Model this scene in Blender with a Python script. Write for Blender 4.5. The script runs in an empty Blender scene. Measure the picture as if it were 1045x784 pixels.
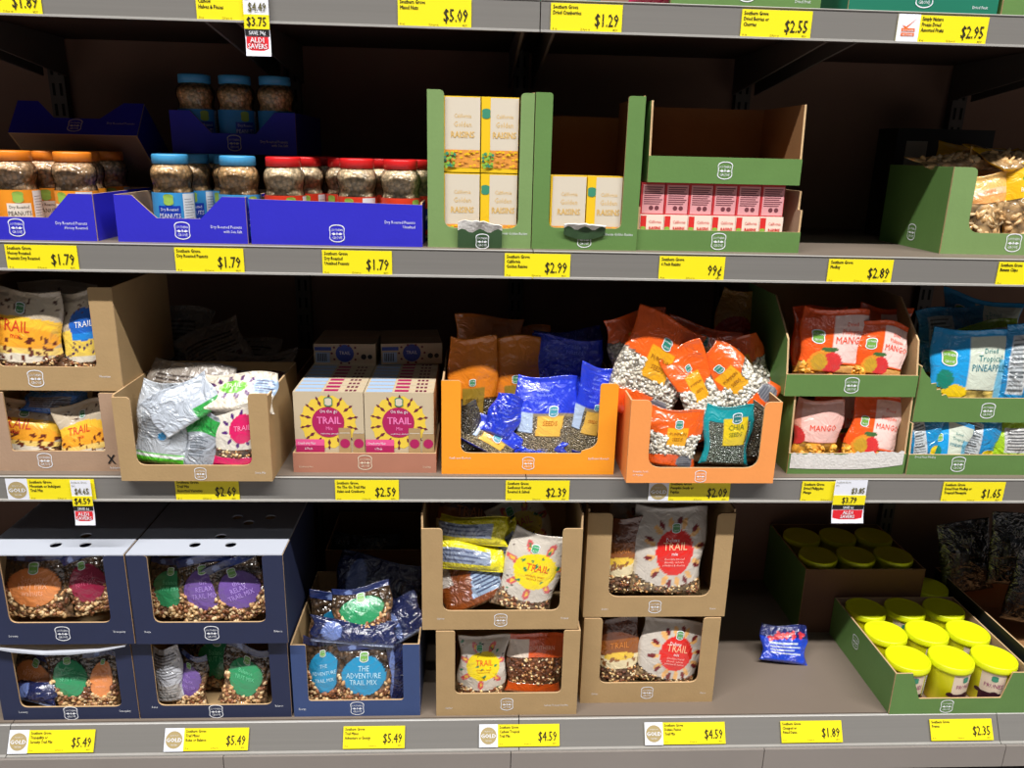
import bpy, math, random
import numpy as np
from mathutils import Matrix, Vector
# ------------------------------------------------------------------ camera, light, exposure
sc = bpy.context.scene
COL = sc.collection
FPX, CX, CY = 805.0, 522.5, 392.0                 # focal length and centre in pixels of a 1045x784 frame
CAM = np.array([0.0, -1.61, 1.47])                # eye height 1.47 m, 1.61 m in front of the shelf edges
RX = np.array([.9987, -.0093, .0498]); RX /= np.linalg.norm(RX)
_b = CY - 153.0; _a = -(RX[1]*_b + RX[2]*FPX)/RX[0]
RY = np.array([_a, _b, FPX]); RY /= np.linalg.norm(RY)
RZ = np.cross(RX, RY)
if RZ[1] < 0: RZ = -RZ
RM = np.array([RX, RY, RZ])
cd = bpy.data.cameras.new('camera'); cam = bpy.data.objects.new('camera', cd); COL.objects.link(cam)
cd.sensor_fit = 'HORIZONTAL'; cd.sensor_width = 36; cd.lens = 36*FPX/1045; cd.clip_start = .05
mw = Matrix.Identity(4)
for i in range(3):
    mw[i][0] = RM[i, 0]; mw[i][1] = RM[i, 1]; mw[i][2] = -RM[i, 2]; mw[i][3] = CAM[i]
cam.matrix_world = mw
sc.camera = cam
sc.view_settings.view_transform = 'Standard'; sc.view_settings.look = 'None'
sc.view_settings.gamma = 1; sc.view_settings.use_curve_mapping = False
sc.view_settings.exposure = -0.3
wd = bpy.data.worlds.new('store'); sc.world = wd; wd.use_nodes = True
wd.node_tree.nodes['Background'].inputs[0].default_value = (.9, .95, 1, 1)
wd.node_tree.nodes['Background'].inputs[1].default_value = .04
def area(name, loc, tgt, sx, sy, power, colr):
    l = bpy.data.lights.new(name, 'AREA'); l.shape = 'RECTANGLE'; l.size = sx; l.size_y = sy
    l.energy = power; l.color = colr
    o = bpy.data.objects.new(name, l); COL.objects.link(o); o.location = loc
    o.rotation_euler = (Vector(tgt)-Vector(loc)).to_track_quat('-Z', 'Y').to_euler()
    return o
area('ceiling_or_fill_strip', (.3, -3.9, 8.0), (.3, 0, .9), 14, .2, 1980, (1, .98, .95))
area('ceiling_or_fill_strip', (.3, -7.0, 8.0), (.3, 0, .9), 14, .2, 50, (.95, .97, 1))  # weak extra strip, added for fill and highlights, not a known fixture
random.seed(4); rng = np.random.default_rng(4)
PI = math.pi
def ray(px, py): return RM @ np.array([(px-CX)/FPX, -(py-CY)/FPX, 1.0])
def W(px, py, Y):
    d = ray(px, py); return CAM + d*((Y-CAM[1])/d[1])
def SC(p):                                        # metres per pixel at a point
    return float((RM.T @ (np.array(p)-CAM))[2]/FPX)
S1, S2, S3, S4 = 1.742, 1.277, .779, .145         # heights of the four decks
# ------------------------------------------------------------------ materials
def lin(c):
    c = [x/255 for x in c]
    return tuple(x/12.92 if x <= .04045 else ((x+.055)/1.055)**2.4 for x in c)
MATS = {}
def mat(name, rgb, rough=.6, noise=0.0, nscale=30, bump=0.0, bscale=60, metal=0.0, coat=0.0, stretch=None, spec=.5):
    if name in MATS: return MATS[name]
    m = bpy.data.materials.new(name); m.use_nodes = True; nt = m.node_tree; b = nt.nodes['Principled BSDF']
    c = lin(rgb); b.inputs['Base Color'].default_value = (*c, 1); b.inputs['Roughness'].default_value = rough
    b.inputs['Metallic'].default_value = metal; b.inputs['Coat Weight'].default_value = coat
    b.inputs['Specular IOR Level'].default_value = spec
    tc = nt.nodes.new('ShaderNodeTexCoord'); mp = nt.nodes.new('ShaderNodeMapping')
    nt.links.new(tc.outputs['Object'], mp.inputs[0])
    if stretch: mp.inputs['Scale'].default_value = stretch
    n = nt.nodes.new('ShaderNodeTexNoise'); n.inputs['Scale'].default_value = nscale; n.inputs['Detail'].default_value = 4
    nt.links.new(mp.outputs[0], n.inputs['Vector'])
    if noise:
        r = nt.nodes.new('ShaderNodeMapRange'); r.inputs['To Min'].default_value = 1-noise; r.inputs['To Max'].default_value = 1+noise
        nt.links.new(n.outputs[0], r.inputs[0])
        v = nt.nodes.new('ShaderNodeVectorMath'); v.operation = 'SCALE'; v.inputs[0].default_value = c
        nt.links.new(r.outputs[0], v.inputs['Scale']); nt.links.new(v.outputs[0], b.inputs['Base Color'])
    if bump:
        n2 = nt.nodes.new('ShaderNodeTexNoise'); n2.inputs['Scale'].default_value = bscale
        nt.links.new(mp.outputs[0], n2.inputs['Vector'])
        bp = nt.nodes.new('ShaderNodeBump'); bp.inputs['Strength'].default_value = bump; bp.inputs['Distance'].default_value = .003
        nt.links.new(n2.outputs[0], bp.inputs['Height']); nt.links.new(bp.outputs[0], b.inputs['Normal'])
    MATS[name] = m
    return m
def film(name, cell, rough=.24, crinkle=.85, gap=.35, lo=.5, dist=.006):
    """printed plastic film: colour from the print attribute; alpha marks clear windows that show a mass of small pieces"""
    if name in MATS: return MATS[name]
    m = bpy.data.materials.new(name); m.use_nodes = True; nt = m.node_tree; N = nt.nodes; L = nt.links
    b = N['Principled BSDF']; b.inputs['Roughness'].default_value = rough; b.inputs['Coat Weight'].default_value = .9; b.inputs['Coat IOR'].default_value = 1.7
    b.inputs['Coat Roughness'].default_value = .12
    at = N.new('ShaderNodeAttribute'); at.attribute_name = 'print'
    tc = N.new('ShaderNodeTexCoord')
    vo = N.new('ShaderNodeTexVoronoi'); vo.inputs['Scale'].default_value = 1/cell; L.new(tc.outputs['Object'], vo.inputs['Vector'])
    sp = N.new('ShaderNodeSeparateColor'); L.new(vo.outputs['Color'], sp.inputs[0])
    r = N.new('ShaderNodeMapRange'); r.inputs['To Min'].default_value = lo; r.inputs['To Max'].default_value = 1.4; L.new(sp.outputs[0], r.inputs[0])
    dd = N.new('ShaderNodeMapRange'); dd.inputs['From Min'].default_value = .35; dd.inputs['From Max'].default_value = .75
    dd.inputs['To Min'].default_value = 1; dd.inputs['To Max'].default_value = gap; L.new(vo.outputs['Distance'], dd.inputs[0])
    mu = N.new('ShaderNodeMath'); mu.operation = 'MULTIPLY'; L.new(r.outputs[0], mu.inputs[0]); L.new(dd.outputs[0], mu.inputs[1])
    mx = N.new('ShaderNodeMix'); mx.data_type = 'FLOAT'; mx.inputs[2].default_value = 1
    L.new(at.outputs['Alpha'], mx.inputs[0]); L.new(mu.outputs[0], mx.inputs[3])
    v = N.new('ShaderNodeVectorMath'); v.operation = 'SCALE'; L.new(at.outputs['Color'], v.inputs[0]); L.new(mx.outputs[0], v.inputs['Scale'])
    L.new(v.outputs[0], b.inputs['Base Color'])
    n2 = N.new('ShaderNodeTexNoise'); n2.inputs['Scale'].default_value = 30; n2.inputs['Detail'].default_value = 4; n2.inputs['Distortion'].default_value = 1.2; L.new(tc.outputs['Object'], n2.inputs['Vector'])
    inv = N.new('ShaderNodeMath'); inv.operation = 'MULTIPLY'; L.new(at.outputs['Alpha'], inv.inputs[0]); L.new(vo.outputs['Distance'], inv.inputs[1])
    ad = N.new('ShaderNodeMath'); ad.operation = 'SUBTRACT'; L.new(n2.outputs[0], ad.inputs[0]); L.new(inv.outputs[0], ad.inputs[1])
    bp = N.new('ShaderNodeBump'); bp.inputs['Strength'].default_value = crinkle; bp.inputs['Distance'].default_value = dist
    L.new(ad.outputs[0], bp.inputs['Height']); L.new(bp.outputs[0], b.inputs['Normal']); L.new(bp.outputs[0], b.inputs['Coat Normal'])
    MATS[name] = m
    return m
def clear(name, tint=(255, 255, 255)):
    if name in MATS: return MATS[name]
    m = bpy.data.materials.new(name); m.use_nodes = True; nt = m.node_tree; N = nt.nodes; L = nt.links
    for n in list(N): N.remove(n)
    o = N.new('ShaderNodeOutputMaterial'); t = N.new('ShaderNodeBsdfTransparent'); t.inputs[0].default_value = (*lin(tint), 1)
    g = N.new('ShaderNodeBsdfGlossy'); g.inputs['Roughness'].default_value = .08
    f = N.new('ShaderNodeFresnel'); f.inputs['IOR'].default_value = 1.45
    x = N.new('ShaderNodeMixShader'); L.new(f.outputs[0], x.inputs[0]); L.new(t.outputs[0], x.inputs[1]); L.new(g.outputs[0], x.inputs[2])
    L.new(x.outputs[0], o.inputs[0]); MATS[name] = m
    return m
KR = mat('kraft_board', (178, 148, 106), .85, .10, 22, .15, 160, spec=.2)
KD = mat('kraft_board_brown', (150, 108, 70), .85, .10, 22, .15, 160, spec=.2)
KG = mat('kraft_board_greyish', (176, 146, 122), .85, .10, 22, .15, 160, spec=.2)
KP = mat('kraft_board_reddish', (182, 124, 102), .8, .08, 22, spec=.2)
BLU = mat('blue_printed_board', (48, 44, 196), .45, .05, 20, .08, 120)
GRN = mat('green_printed_board', (97, 134, 70), .55, .08, 18, .1, 120)
GRL = mat('light_green_printed_board', (122, 152, 92), .55, .08, 18, .1, 120)
TGR = mat('deep_green_printed_board', (20, 118, 92), .5, .05, 18)
NAV = mat('navy_printed_board', (34, 42, 74), .6, .08, 20, .1, 120)
NVB = mat('slate_blue_printed_board', (56, 76, 124), .6, .08, 20, .1, 120)
ORG = mat('orange_printed_board', (255, 162, 34), .5, .05, 20, .1, 120)
ORP = mat('pale_orange_printed_board', (250, 158, 84), .5, .05, 20, .1, 120)
WHB = mat('white_board', (196, 201, 213), .6, .03, 20, .05, 90)
EDGE = mat('corrugated_edge', (206, 172, 128), .9, .25, 260)
TORN = mat('torn_board_fibres', (222, 218, 214), .95, .18, 60, .6, 150)
STEEL = mat('grey_steel_deck', (126, 113, 101), .55, .08, 6, spec=.3)
STRIP = mat('brushed_grey_channel', (124, 121, 117), .42, .10, 3, stretch=(.35, 6, 55), spec=.4)
LIP = mat('pale_channel_edge', (168, 165, 160), .35, .08, 30)
UNDER = mat('dark_brown_underside', (66, 50, 42), .7, .1, 12, spec=.2)
BACKP = mat('brown_back_panel', (140, 108, 92), .7, .12, 12, spec=.3)
POST = mat('dark_post_metal', (86, 76, 70), .5, .1, 20)
HOLE = mat('slot_shadow', (8, 8, 8), .9)
KICK = mat('taupe_kick_plate', (146, 138, 132), .55, .10, 4, spec=.3)
FLOORM = mat('pale_vinyl_floor', (150, 146, 146), .45, .08, 5)
GAP = mat('dark_joint', (30, 28, 28), .9)
YEL = mat('yellow_tag_card', (250, 232, 20), .5)
WHT = mat('white_tag_card', (236, 238, 248), .5)
INK = mat('black_ink', (38, 32, 10), .6)
INKS = mat('soft_black_ink', (90, 82, 14), .6)
BLK = mat('black_sticker', (24, 22, 24), .5)
REDS = mat('red_sticker', (226, 30, 44), .5)
GOLD = mat('gold_seal_ink', (178, 158, 112), .5)
ORI = mat('orange_ink', (232, 110, 40), .5)
WI = mat('white_ink', (236, 238, 244), .6)
KI = mat('cream_ink', (232, 216, 190), .7)
PLAS = clear('clear_plastic')
# ------------------------------------------------------------------ object helpers
def tag(o, label, cat=None, group=None, kind=None):
    if label: o['label'] = label
    if cat: o['category'] = cat
    if group: o['group'] = group
    if kind: o['kind'] = kind
    return o
def link(name, me, parent=None, loc=None, rot=None):
    o = bpy.data.objects.new(name, me); COL.objects.link(o)
    if parent is not None: o.parent = parent
    if loc is not None: o.location = [float(x) for x in loc]
    if rot is not None: o.rotation_euler = rot
    return o
class MB:
    """collects shapes into one mesh"""
    def __init__(s): s.v = []; s.f = []; s.mi = []; s.sm = []; s.mats = []
    def m(s, mt):
        if mt not in s.mats: s.mats.append(mt)
        return s.mats.index(mt)
    def add(s, vs, fs, mt, smooth=False, mx=None):
        k = len(s.v)
        if mx is not None: vs = [tuple(mx @ Vector(v)) for v in vs]
        s.v += [tuple(map(float, v)) for v in vs]
        i = s.m(mt)
        for f in fs: s.f.append([k+a for a in f]); s.mi.append(i); s.sm.append(smooth)
    def box(s, x0, x1, y0, y1, z0, z1, mt, mx=None, c=0):
        if c:
            pts = []
            for z, q in ((z0, c), (z0+c, 0), (z1-c, 0), (z1, c)):
                e = c-q if q else 0
                a, b_, d, g = x0+q, x1-q, y0+q, y1-q
                pts.append([(a+(0 if q else c)*0, d, z), (b_, d, z), (b_, g, z), (a, g, z)])
            vs = [p for r in pts for p in r]; fs = [[3, 2, 1, 0], [12, 13, 14, 15]]
            for k in range(3):
                for j in range(4):
                    a = 4*k+j; b2 = 4*k+(j+1) % 4; fs.append([a, b2, b2+4, a+4])
            s.add(vs, fs, mt, mx=mx); return
        vs = [(x0, y0, z0), (x1, y0, z0), (x1, y1, z0), (x0, y1, z0), (x0, y0, z1), (x1, y0, z1), (x1, y1, z1), (x0, y1, z1)]
        s.add(vs, [[3, 2, 1, 0], [4, 5, 6, 7], [0, 1, 5, 4], [1, 2, 6, 5], [2, 3, 7, 6], [3, 0, 4, 7]], mt, mx=mx)
    def poly(s, pts, P, th, mo, mi, me):
        """pts 2D (counter-clockwise); P(a,b,t) gives a 3D point, t=0 outside face, t=th inside face"""
        n = len(pts)
        A = [P(a, b, 0) for a, b in pts]; B = [P(a, b, th) for a, b in pts]
        s.add(A, [list(range(n))], mo); s.add(B, [list(range(n))[::-1]], mi)
        k = A+B; s.add(k, [[i, i+n, (i+1) % n+n, (i+1) % n] for i in range(n)], me)
    def lathe(s, prof, mt, seg=24, cap=True, smooth=True, wob=0, mx=None):
        vs = []; n = len(prof)
        for r, z in prof:
            for k in range(seg):
                a = 2*PI*k/seg; rr = r*(1+(wob*(k % 2)))
                vs.append((rr*math.cos(a), rr*math.sin(a), z))
        fs = []
        for i in range(n-1):
            for k in range(seg):
                k2 = (k+1) % seg; fs.append([i*seg+k, i*seg+k2, (i+1)*seg+k2, (i+1)*seg+k])
        s.add(vs, fs, mt, smooth, mx)
        if cap:
            s.add(vs[:seg], [list(range(seg))[::-1]], mt, False, mx); s.add(vs[-seg:], [list(range(seg))], mt, False, mx)
    def mesh(s, name):
        me = bpy.data.meshes.new(name); me.from_pydata(s.v, [], s.f)
        for m in s.mats: me.materials.append(m)
        me.polygons.foreach_set('material_index', s.mi); me.polygons.foreach_set('use_smooth', s.sm)
        me.update(); return me
    def obj(s, name, parent=None, loc=None, rot=None): return link(name, s.mesh(name), parent, loc, rot)
_TX = {}
def text_geo(body, align='LEFT'):
    """outline text as triangles, cap height about 0.7 per unit of size"""
    k = (body, align)
    if k in _TX: return _TX[k]
    c = bpy.data.curves.new('t', 'FONT'); c.body = body; c.align_x = align; c.resolution_u = 1; c.space_line = .95
    o = bpy.data.objects.new('t', c); COL.objects.link(o)
    me = bpy.data.meshes.new_from_object(o)
    vs = [(v.co.x, v.co.y) for v in me.vertices]; fs = [list(p.vertices) for p in me.polygons]
    bpy.data.objects.remove(o); bpy.data.meshes.remove(me); bpy.data.curves.remove(c)
    _TX[k] = (vs, fs); return _TX[k]
def txt(mb, body, x, z, size, mt, align='LEFT', sx=.85, y=0.0, P=None, fat=0):
    vs, fs = text_geo(body, align)
    curved = P
    if P is None: P = lambda a, b: (a, y, b)
    mb.add([P(x+a*size*sx, z+b*size) for a, b in vs], fs, mt)
    if fat and curved is None:
        for k, d in enumerate((-fat, fat)): mb.add([(x+a*size*sx+d, y-(k+1)*max(.0002, .01*fat), z+b*size) for a, b in vs], fs, mt)
def rounded(pts, n=5):
    """pts (x,y,r): polygon with rounded corners"""
    out = []; N = len(pts)
    for i, (x, y, r) in enumerate(pts):
        if r <= 0: out.append((x, y)); continue
        p0 = Vector(pts[i-1][:2]); p1 = Vector((x, y)); p2 = Vector(pts[(i+1) % N][:2])
        a = (p0-p1); b = (p2-p1); r2 = min(r, a.length*.49, b.length*.49); a = p1+a.normalized()*r2; b = p1+b.normalized()*r2
        for k in range(n+1):
            t = k/n; q = a*(1-t)**2+p1*2*t*(1-t)+b*t*t; out.append((q.x, q.y))
    return out
def badge_pts(s):
    base = [(-.5, .38, .1), (-.34, .52, .1), (0, .58, .25), (.34, .52, .1), (.5, .38, .1), (.44, 0, .2), (.5, -.34, .12), (.3, -.5, .12), (0, -.56, .3), (-.3, -.5, .12), (-.5, -.34, .12), (-.44, 0, .2)]
    return [(a*s, b*s) for a, b in rounded(base[::-1], 3)]
_BM = {}
def badge_mesh(mt, fill=None):
    """rounded shield emblem with the two words and a sprig, 1 unit wide, facing -Y"""
    k = (mt.name, fill.name if fill else '')
    if k in _BM: return _BM[k]
    mb = MB(); o = badge_pts(1); i = badge_pts(.895); n = len(o)
    mb.add([(a, 0, b) for a, b in o]+[(a, 0, b) for a, b in i], [[j, (j+1) % n, (j+1) % n+n, j+n] for j in range(n)], mt)
    if fill: mb.add([(a, .006, b) for a, b in o], [list(range(n))], fill)
    txt(mb, 'SOUTHERN', 0, .16, .2, mt, 'CENTER', .72); txt(mb, 'GROVE', 0, -.34, .24, mt, 'CENTER', .8)
    for s in (-1, 1): mb.add([(s*.05, 0, -.04), (s*.2, 0, .07), (s*.36, 0, -.02), (s*.2, 0, -.1)], [[0, 1, 2, 3]], mt)
    mb.add([(-.05, 0, 0), (0, 0, .1), (.05, 0, 0), (0, 0, -.12)], [[0, 1, 2, 3]], mt)
    _BM[k] = mb.mesh('emblem'); return _BM[k]
def badge(parent, loc, size, rot=(0, 0, 0), mt=None, fill=None):
    o = link('emblem', badge_mesh(mt or WI, fill), parent, loc, rot); o.scale = (size, size, size); return o
# ------------------------------------------------------------------ setting
mb = MB(); mb.box(-4.2, 4.6, -5.5, .75, -.05, 0, FLOORM); fl = mb.obj('floor'); tag(fl, None, kind='structure')
mb = MB()
for k in range(-6, 8): mb.box(.12+.5*k-.0015, .12+.5*k+.0015, -4.4, -.02, 0, .0006, GAP)
for k in range(9): mb.box(-3.1, 3.5, -.16-.5*k-.0015, -.16-.5*k+.0015, 0, .0006, GAP)
mb.obj('tile_joint', fl)['kind'] = 'stuff'
UP = [-2.28, -1.68, -1.08, -.48, .12, .72, 1.32, 1.92, 2.52]  # uprights
unit = tag(link('shelving_unit', None), 'grey metal supermarket shelving unit with brown back panels holding all the snack trays', 'shelving')
for i in range(len(UP)-1):
    mb = MB(); mb.box(UP[i]+.012, UP[i+1]-.012, .64, .655, .02, 2.2, BACKP); mb.obj('back_panel', unit)
for x in UP:
    mb = MB(); mb.box(x-.02, x+.02, .615, .64, 0, 2.2, POST)
    for k in range(43):
        for s in (-.009, .009): mb.box(x+s-.003, x+s+.003, .6135, .6155, .03+k*.05, .06+k*.05, HOLE)
    mb.obj('upright', unit)
BAYS = [(-2.28, -1.68), (-1.68, -1.08), (-1.08, .12), (.12, 1.32), (1.32, 1.92), (1.92, 2.52)]
for zs in (S1, S2, S3, S4):
    low = zs == S4
    for a, b in BAYS:
        mb = MB(); mb.box(a+.001, b-.001, .004, .639, zs-.003, zs, STEEL); mb.box(a+.001, b-.001, .003, .639, zs-.022, zs-.003, UNDER); d = mb.obj('deck', unit)
        mb = MB(); sl = -.034 if low else 0; h = .062 if low else .057
        pr = [(0, 0), (-.004, 0), (-.006, -.0015), (-.004+sl*.05, -.003), (-.004+sl*.93, -h+.0045), (-.008+sl, -h+.0035), (-.008+sl, -h), (0, -h)]
        n = len(pr); vs = [(a+.001, y, zs+z) for y, z in pr]+[(b-.001, y, zs+z) for y, z in pr]
        fs = [[j, (j+1) % n, (j+1) % n+n, j+n] for j in range(n)]
        mi = [LIP, LIP, LIP, STRIP, LIP, LIP, STRIP, STRIP]
        for f, mm in zip(fs, mi): mb.add(vs, [f[::-1]], mm)
        mb.add(vs, [list(range(n)), list(range(n, 2*n))[::-1]], STRIP)
        mb.obj('price_channel', unit)
    if not low:
        for x in UP[1:-1]:
            for s in (-1, 1):
                mb = MB(); xo = x+s*.03; vs = []
                for dx in (-.003, .003): vs += [(xo+dx, .02, zs-.023), (xo+dx, .61, zs-.023), (xo+dx, .61, zs-.115), (xo+dx, .02, zs-.05)]
                mb.add(vs, [[0, 1, 2, 3], [7, 6, 5, 4], [0, 4, 5, 1], [1, 5, 6, 2], [2, 6, 7, 3], [3, 7, 4, 0]], POST); mb.obj('bracket', unit)
for a, b in ((-2.28, -1.79), (-1.79, -1.19), (-1.19, -.58), (-.58, .1), (.1, .72), (.72, 1.33), (1.33, 1.93), (1.93, 2.52)):
    mb = MB(); mb.box(a+.001, b-.001, -.048, -.036, .022, S4-.0625, KICK); mb.obj('kick_plate', unit)
# ------------------------------------------------------------------ price tags
def ztag(zs): return zs-.031
def place_on_strip(o, zs):
    if zs == S4: o.rotation_euler = (math.radians(-29), 0, 0)
def price_tag(zs, px0, px1, price, lines, label, seal=None, extra=None, hide_price=False):
    low = zs == S4; zc = ztag(zs); Y = -.026 if low else -.0065
    py = {S1: 18, S2: 268, S3: 500, S4: 748}[zs]
    x0 = W(px0, py, Y)[0]; x1 = W(px1, py, Y)[0]; w = x1-x0; h = .050
    o = tag(link('price_tag', None, None, ((x0+x1)/2, Y, zc+(.001 if low else 0))), label, 'price tag', 'price tags clipped along the shelf edges')
    place_on_strip(o, zs)
    sw = 0
    mb = MB(); mb.box(-w/2, w/2, 0, .0012, -h/2, h/2, YEL); mb.obj('card', o)
    L = -w/2
    if seal:
        sw = .045 if seal == 'gold' else .043
        mb = MB(); mb.box(-w/2, -w/2+sw, -.0008, 0, -h/2-.001, h/2+.001, WHT)
        cx = -w/2+sw/2
        if seal == 'gold':
            vs = [(cx+.0195*math.cos(t*PI/16), -.0012, .0195*math.sin(t*PI/16)) for t in range(32)]; mb.add(vs, [list(range(32))], GOLD)
            txt(mb, 'GOLD', cx, -.0045, .0125, WI, 'CENTER', 1.05, y=-.0016, fat=.0005)
            txt(mb, 'PRODUCT OF', cx, .0085, .0035, WI, 'CENTER', y=-.0016); txt(mb, 'THE YEAR', cx, -.0125, .004, WI, 'CENTER', y=-.0016)
        else:
            mb.add([(cx-.012, -.0012, .006), (cx-.005, -.0012, -.001), (cx+.014, -.0012, .018), (cx-.004, -.0012, .004)], [[0, 1, 3], [1, 2, 3]], ORI)
            for q in (0, 1): mb.box(cx-.013, cx+.013, -.0013, -.0009, -.005-q*.008, .001-q*.008, ORI)
            txt(mb, 'YOU ASKED', cx, -.0045, .005, WI, 'CENTER', .8, y=-.0016); txt(mb, 'WE LISTENED', cx, -.0125, .005, WI, 'CENTER', .68, y=-.0016)
        mb.obj('seal_card', o); L += sw
    for i, t in enumerate(lines):
        mb = MB(); txt(mb, t, L+.004, .0155-.0098*i, .0096, INK, sx=.74, y=-.0004, fat=.0002); mb.obj('lettering', o)
    for t, x, sx_ in (('8 oz', L+.004, .85), ('22.4 per oz', L+(w/2-L)*.42, .7), ('48291', w/2-.017, .7)):
        mb = MB(); txt(mb, t, x, -.021, .0055, INKS, y=-.0004, sx=sx_); mb.obj('small_print', o)
    if not hide_price:
        mb = MB(); txt(mb, price, w/2-.006, -.013, .031, INK, 'RIGHT', .66, y=-.0006, fat=.0003); mb.obj('price', o)
    return o
SG = 'Southern Grove'
price_tag(S1, -25, 44, '$1.89', [SG, 'Chopped', 'Pecans'], 'yellow price tag reading $1.89 at the far left of the top shelf edge')
price_tag(S1, 201, 262, '', [SG, 'Cashew', 'Halves & Pieces'], 'yellow cashew halves tag beside the $3.75 sale strip on the top shelf', hide_price=True)
price_tag(S1, 406, 481, '$5.09', [SG, 'Mixed Nuts'], 'yellow price tag reading $5.09 on the top shelf edge')
price_tag(S1, 562, 635, '$1.29', [SG, 'Dried Cranberries'], 'yellow price tag reading $1.29 for dried cranberries on the top shelf edge')
price_tag(S1, 757, 829, '$2.55', [SG, 'Dried Berries or', 'Cherries'], 'yellow price tag for dried berries or cherries reading $2.55 on the top shelf edge')
price_tag(S1, 917, 1010, '$2.95', ['Simply Nature', 'Freeze Dried', 'Assorted Fruits'], 'yellow price tag reading $2.95 with a white panel bearing an orange tick', 'tick')
price_tag(S2, 7, 80, '$1.79', [SG, 'Honey Roasted', 'Peanuts Dry Roasted'], 'yellow $1.79 tag for honey roasted peanuts under the leftmost blue tray')
price_tag(S2, 179, 249, '$1.79', [SG, 'Dry Roasted Peanuts'], 'yellow $1.79 tag with two lines of text under the middle blue tray')
price_tag(S2, 329, 400, '$1.79', [SG, 'Dry Roasted', 'Unsalted Peanuts'], 'yellow $1.79 tag for unsalted peanuts under the red lidded jars')
price_tag(S2, 515, 582, '$2.99', [SG, 'California', 'Golden Raisins'], 'yellow price tag reading $2.99 under the golden raisin trays')
price_tag(S2, 673, 740, '99¢', [SG, '6 Pack Raisins'], 'yellow price tag reading 99¢ under the raisin packs')
price_tag(S2, 846, 912, '$2.89', [SG, 'Medley'], 'yellow price tag reading $2.89 beside the gap on the second shelf')
price_tag(S2, 1020, 1088, '$1.79', [SG, 'Banana Chips'], 'yellow price tag cut off by the right edge on the second shelf')
price_tag(S3, 7, 97, '', [SG, 'Mountain or Indulgent', 'Trail Mix'], 'yellow tag with round gold seal beside the $4.59 sale strip on the third shelf', 'gold', hide_price=True)
price_tag(S3, 179, 244, '$2.69', [SG, 'Trail Mix', 'Assorted Varieties'], 'yellow price tag reading $2.69 on the third shelf edge')
price_tag(S3, 342, 407, '$2.59', [SG, 'On The Go Trail Mix', 'Asian and Cranberry'], 'yellow price tag reading $2.59 under the trail mix cartons')
price_tag(S3, 516, 581, '$2.39', [SG, 'Sunflower Kernels', 'Roasted & Salted'], 'yellow price tag reading $2.39 under the bright orange tray')
price_tag(S3, 662, 745, '$2.09', [SG, 'Pumpkin Seeds or', 'Pepitas'], 'yellow $2.09 tag with gold seal under the pale orange tray', 'gold')
price_tag(S3, 818, 868, '', [SG, 'Dried Philippine', 'Mango'], 'yellow tag for dried mango behind the $3.79 sale strip', hide_price=True)
price_tag(S3, 962, 1025, '$1.65', [SG, 'Dried Fruit Medley or', 'Tropical Pineapple'], 'yellow price tag reading $1.65 under the pineapple pouches')
price_tag(S4, 7, 95, '$5.49', [SG, 'Tranquility or', 'Serenity Trail Mix'], 'yellow $5.49 tag with gold seal, leftmost on the bottom shelf', 'gold')
price_tag(S4, 167, 253, '$5.49', [SG, 'Trail Mixes', 'Relax or Balance'], 'yellow $5.49 tag with gold seal below the second navy stack', 'gold')
price_tag(S4, 350, 413, '$5.49', [SG, 'Trail Mixes', 'Adventure or Energy'], 'yellow $5.49 tag without a seal on the bottom shelf')
price_tag(S4, 489, 571, '$4.59', [SG, 'Cashew Tropical', 'Trail Mix'], 'yellow $4.59 tag with gold seal under the left kraft stack', 'gold')
price_tag(S4, 658, 740, '$4.59', [SG, 'Deluxe Fusion', 'Trail Mix'], 'yellow $4.59 tag with gold seal under the right kraft stack', 'gold')
price_tag(S4, 797, 859, '$1.89', [SG, 'Chopped or', 'Pitted Dates'], 'yellow price tag reading $1.89 on the bottom shelf edge')
price_tag(S4, 949, 1012, '$2.35', [SG, 'Prunes'], 'yellow price tag reading $2.35 below the yellow lidded canisters')
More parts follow.
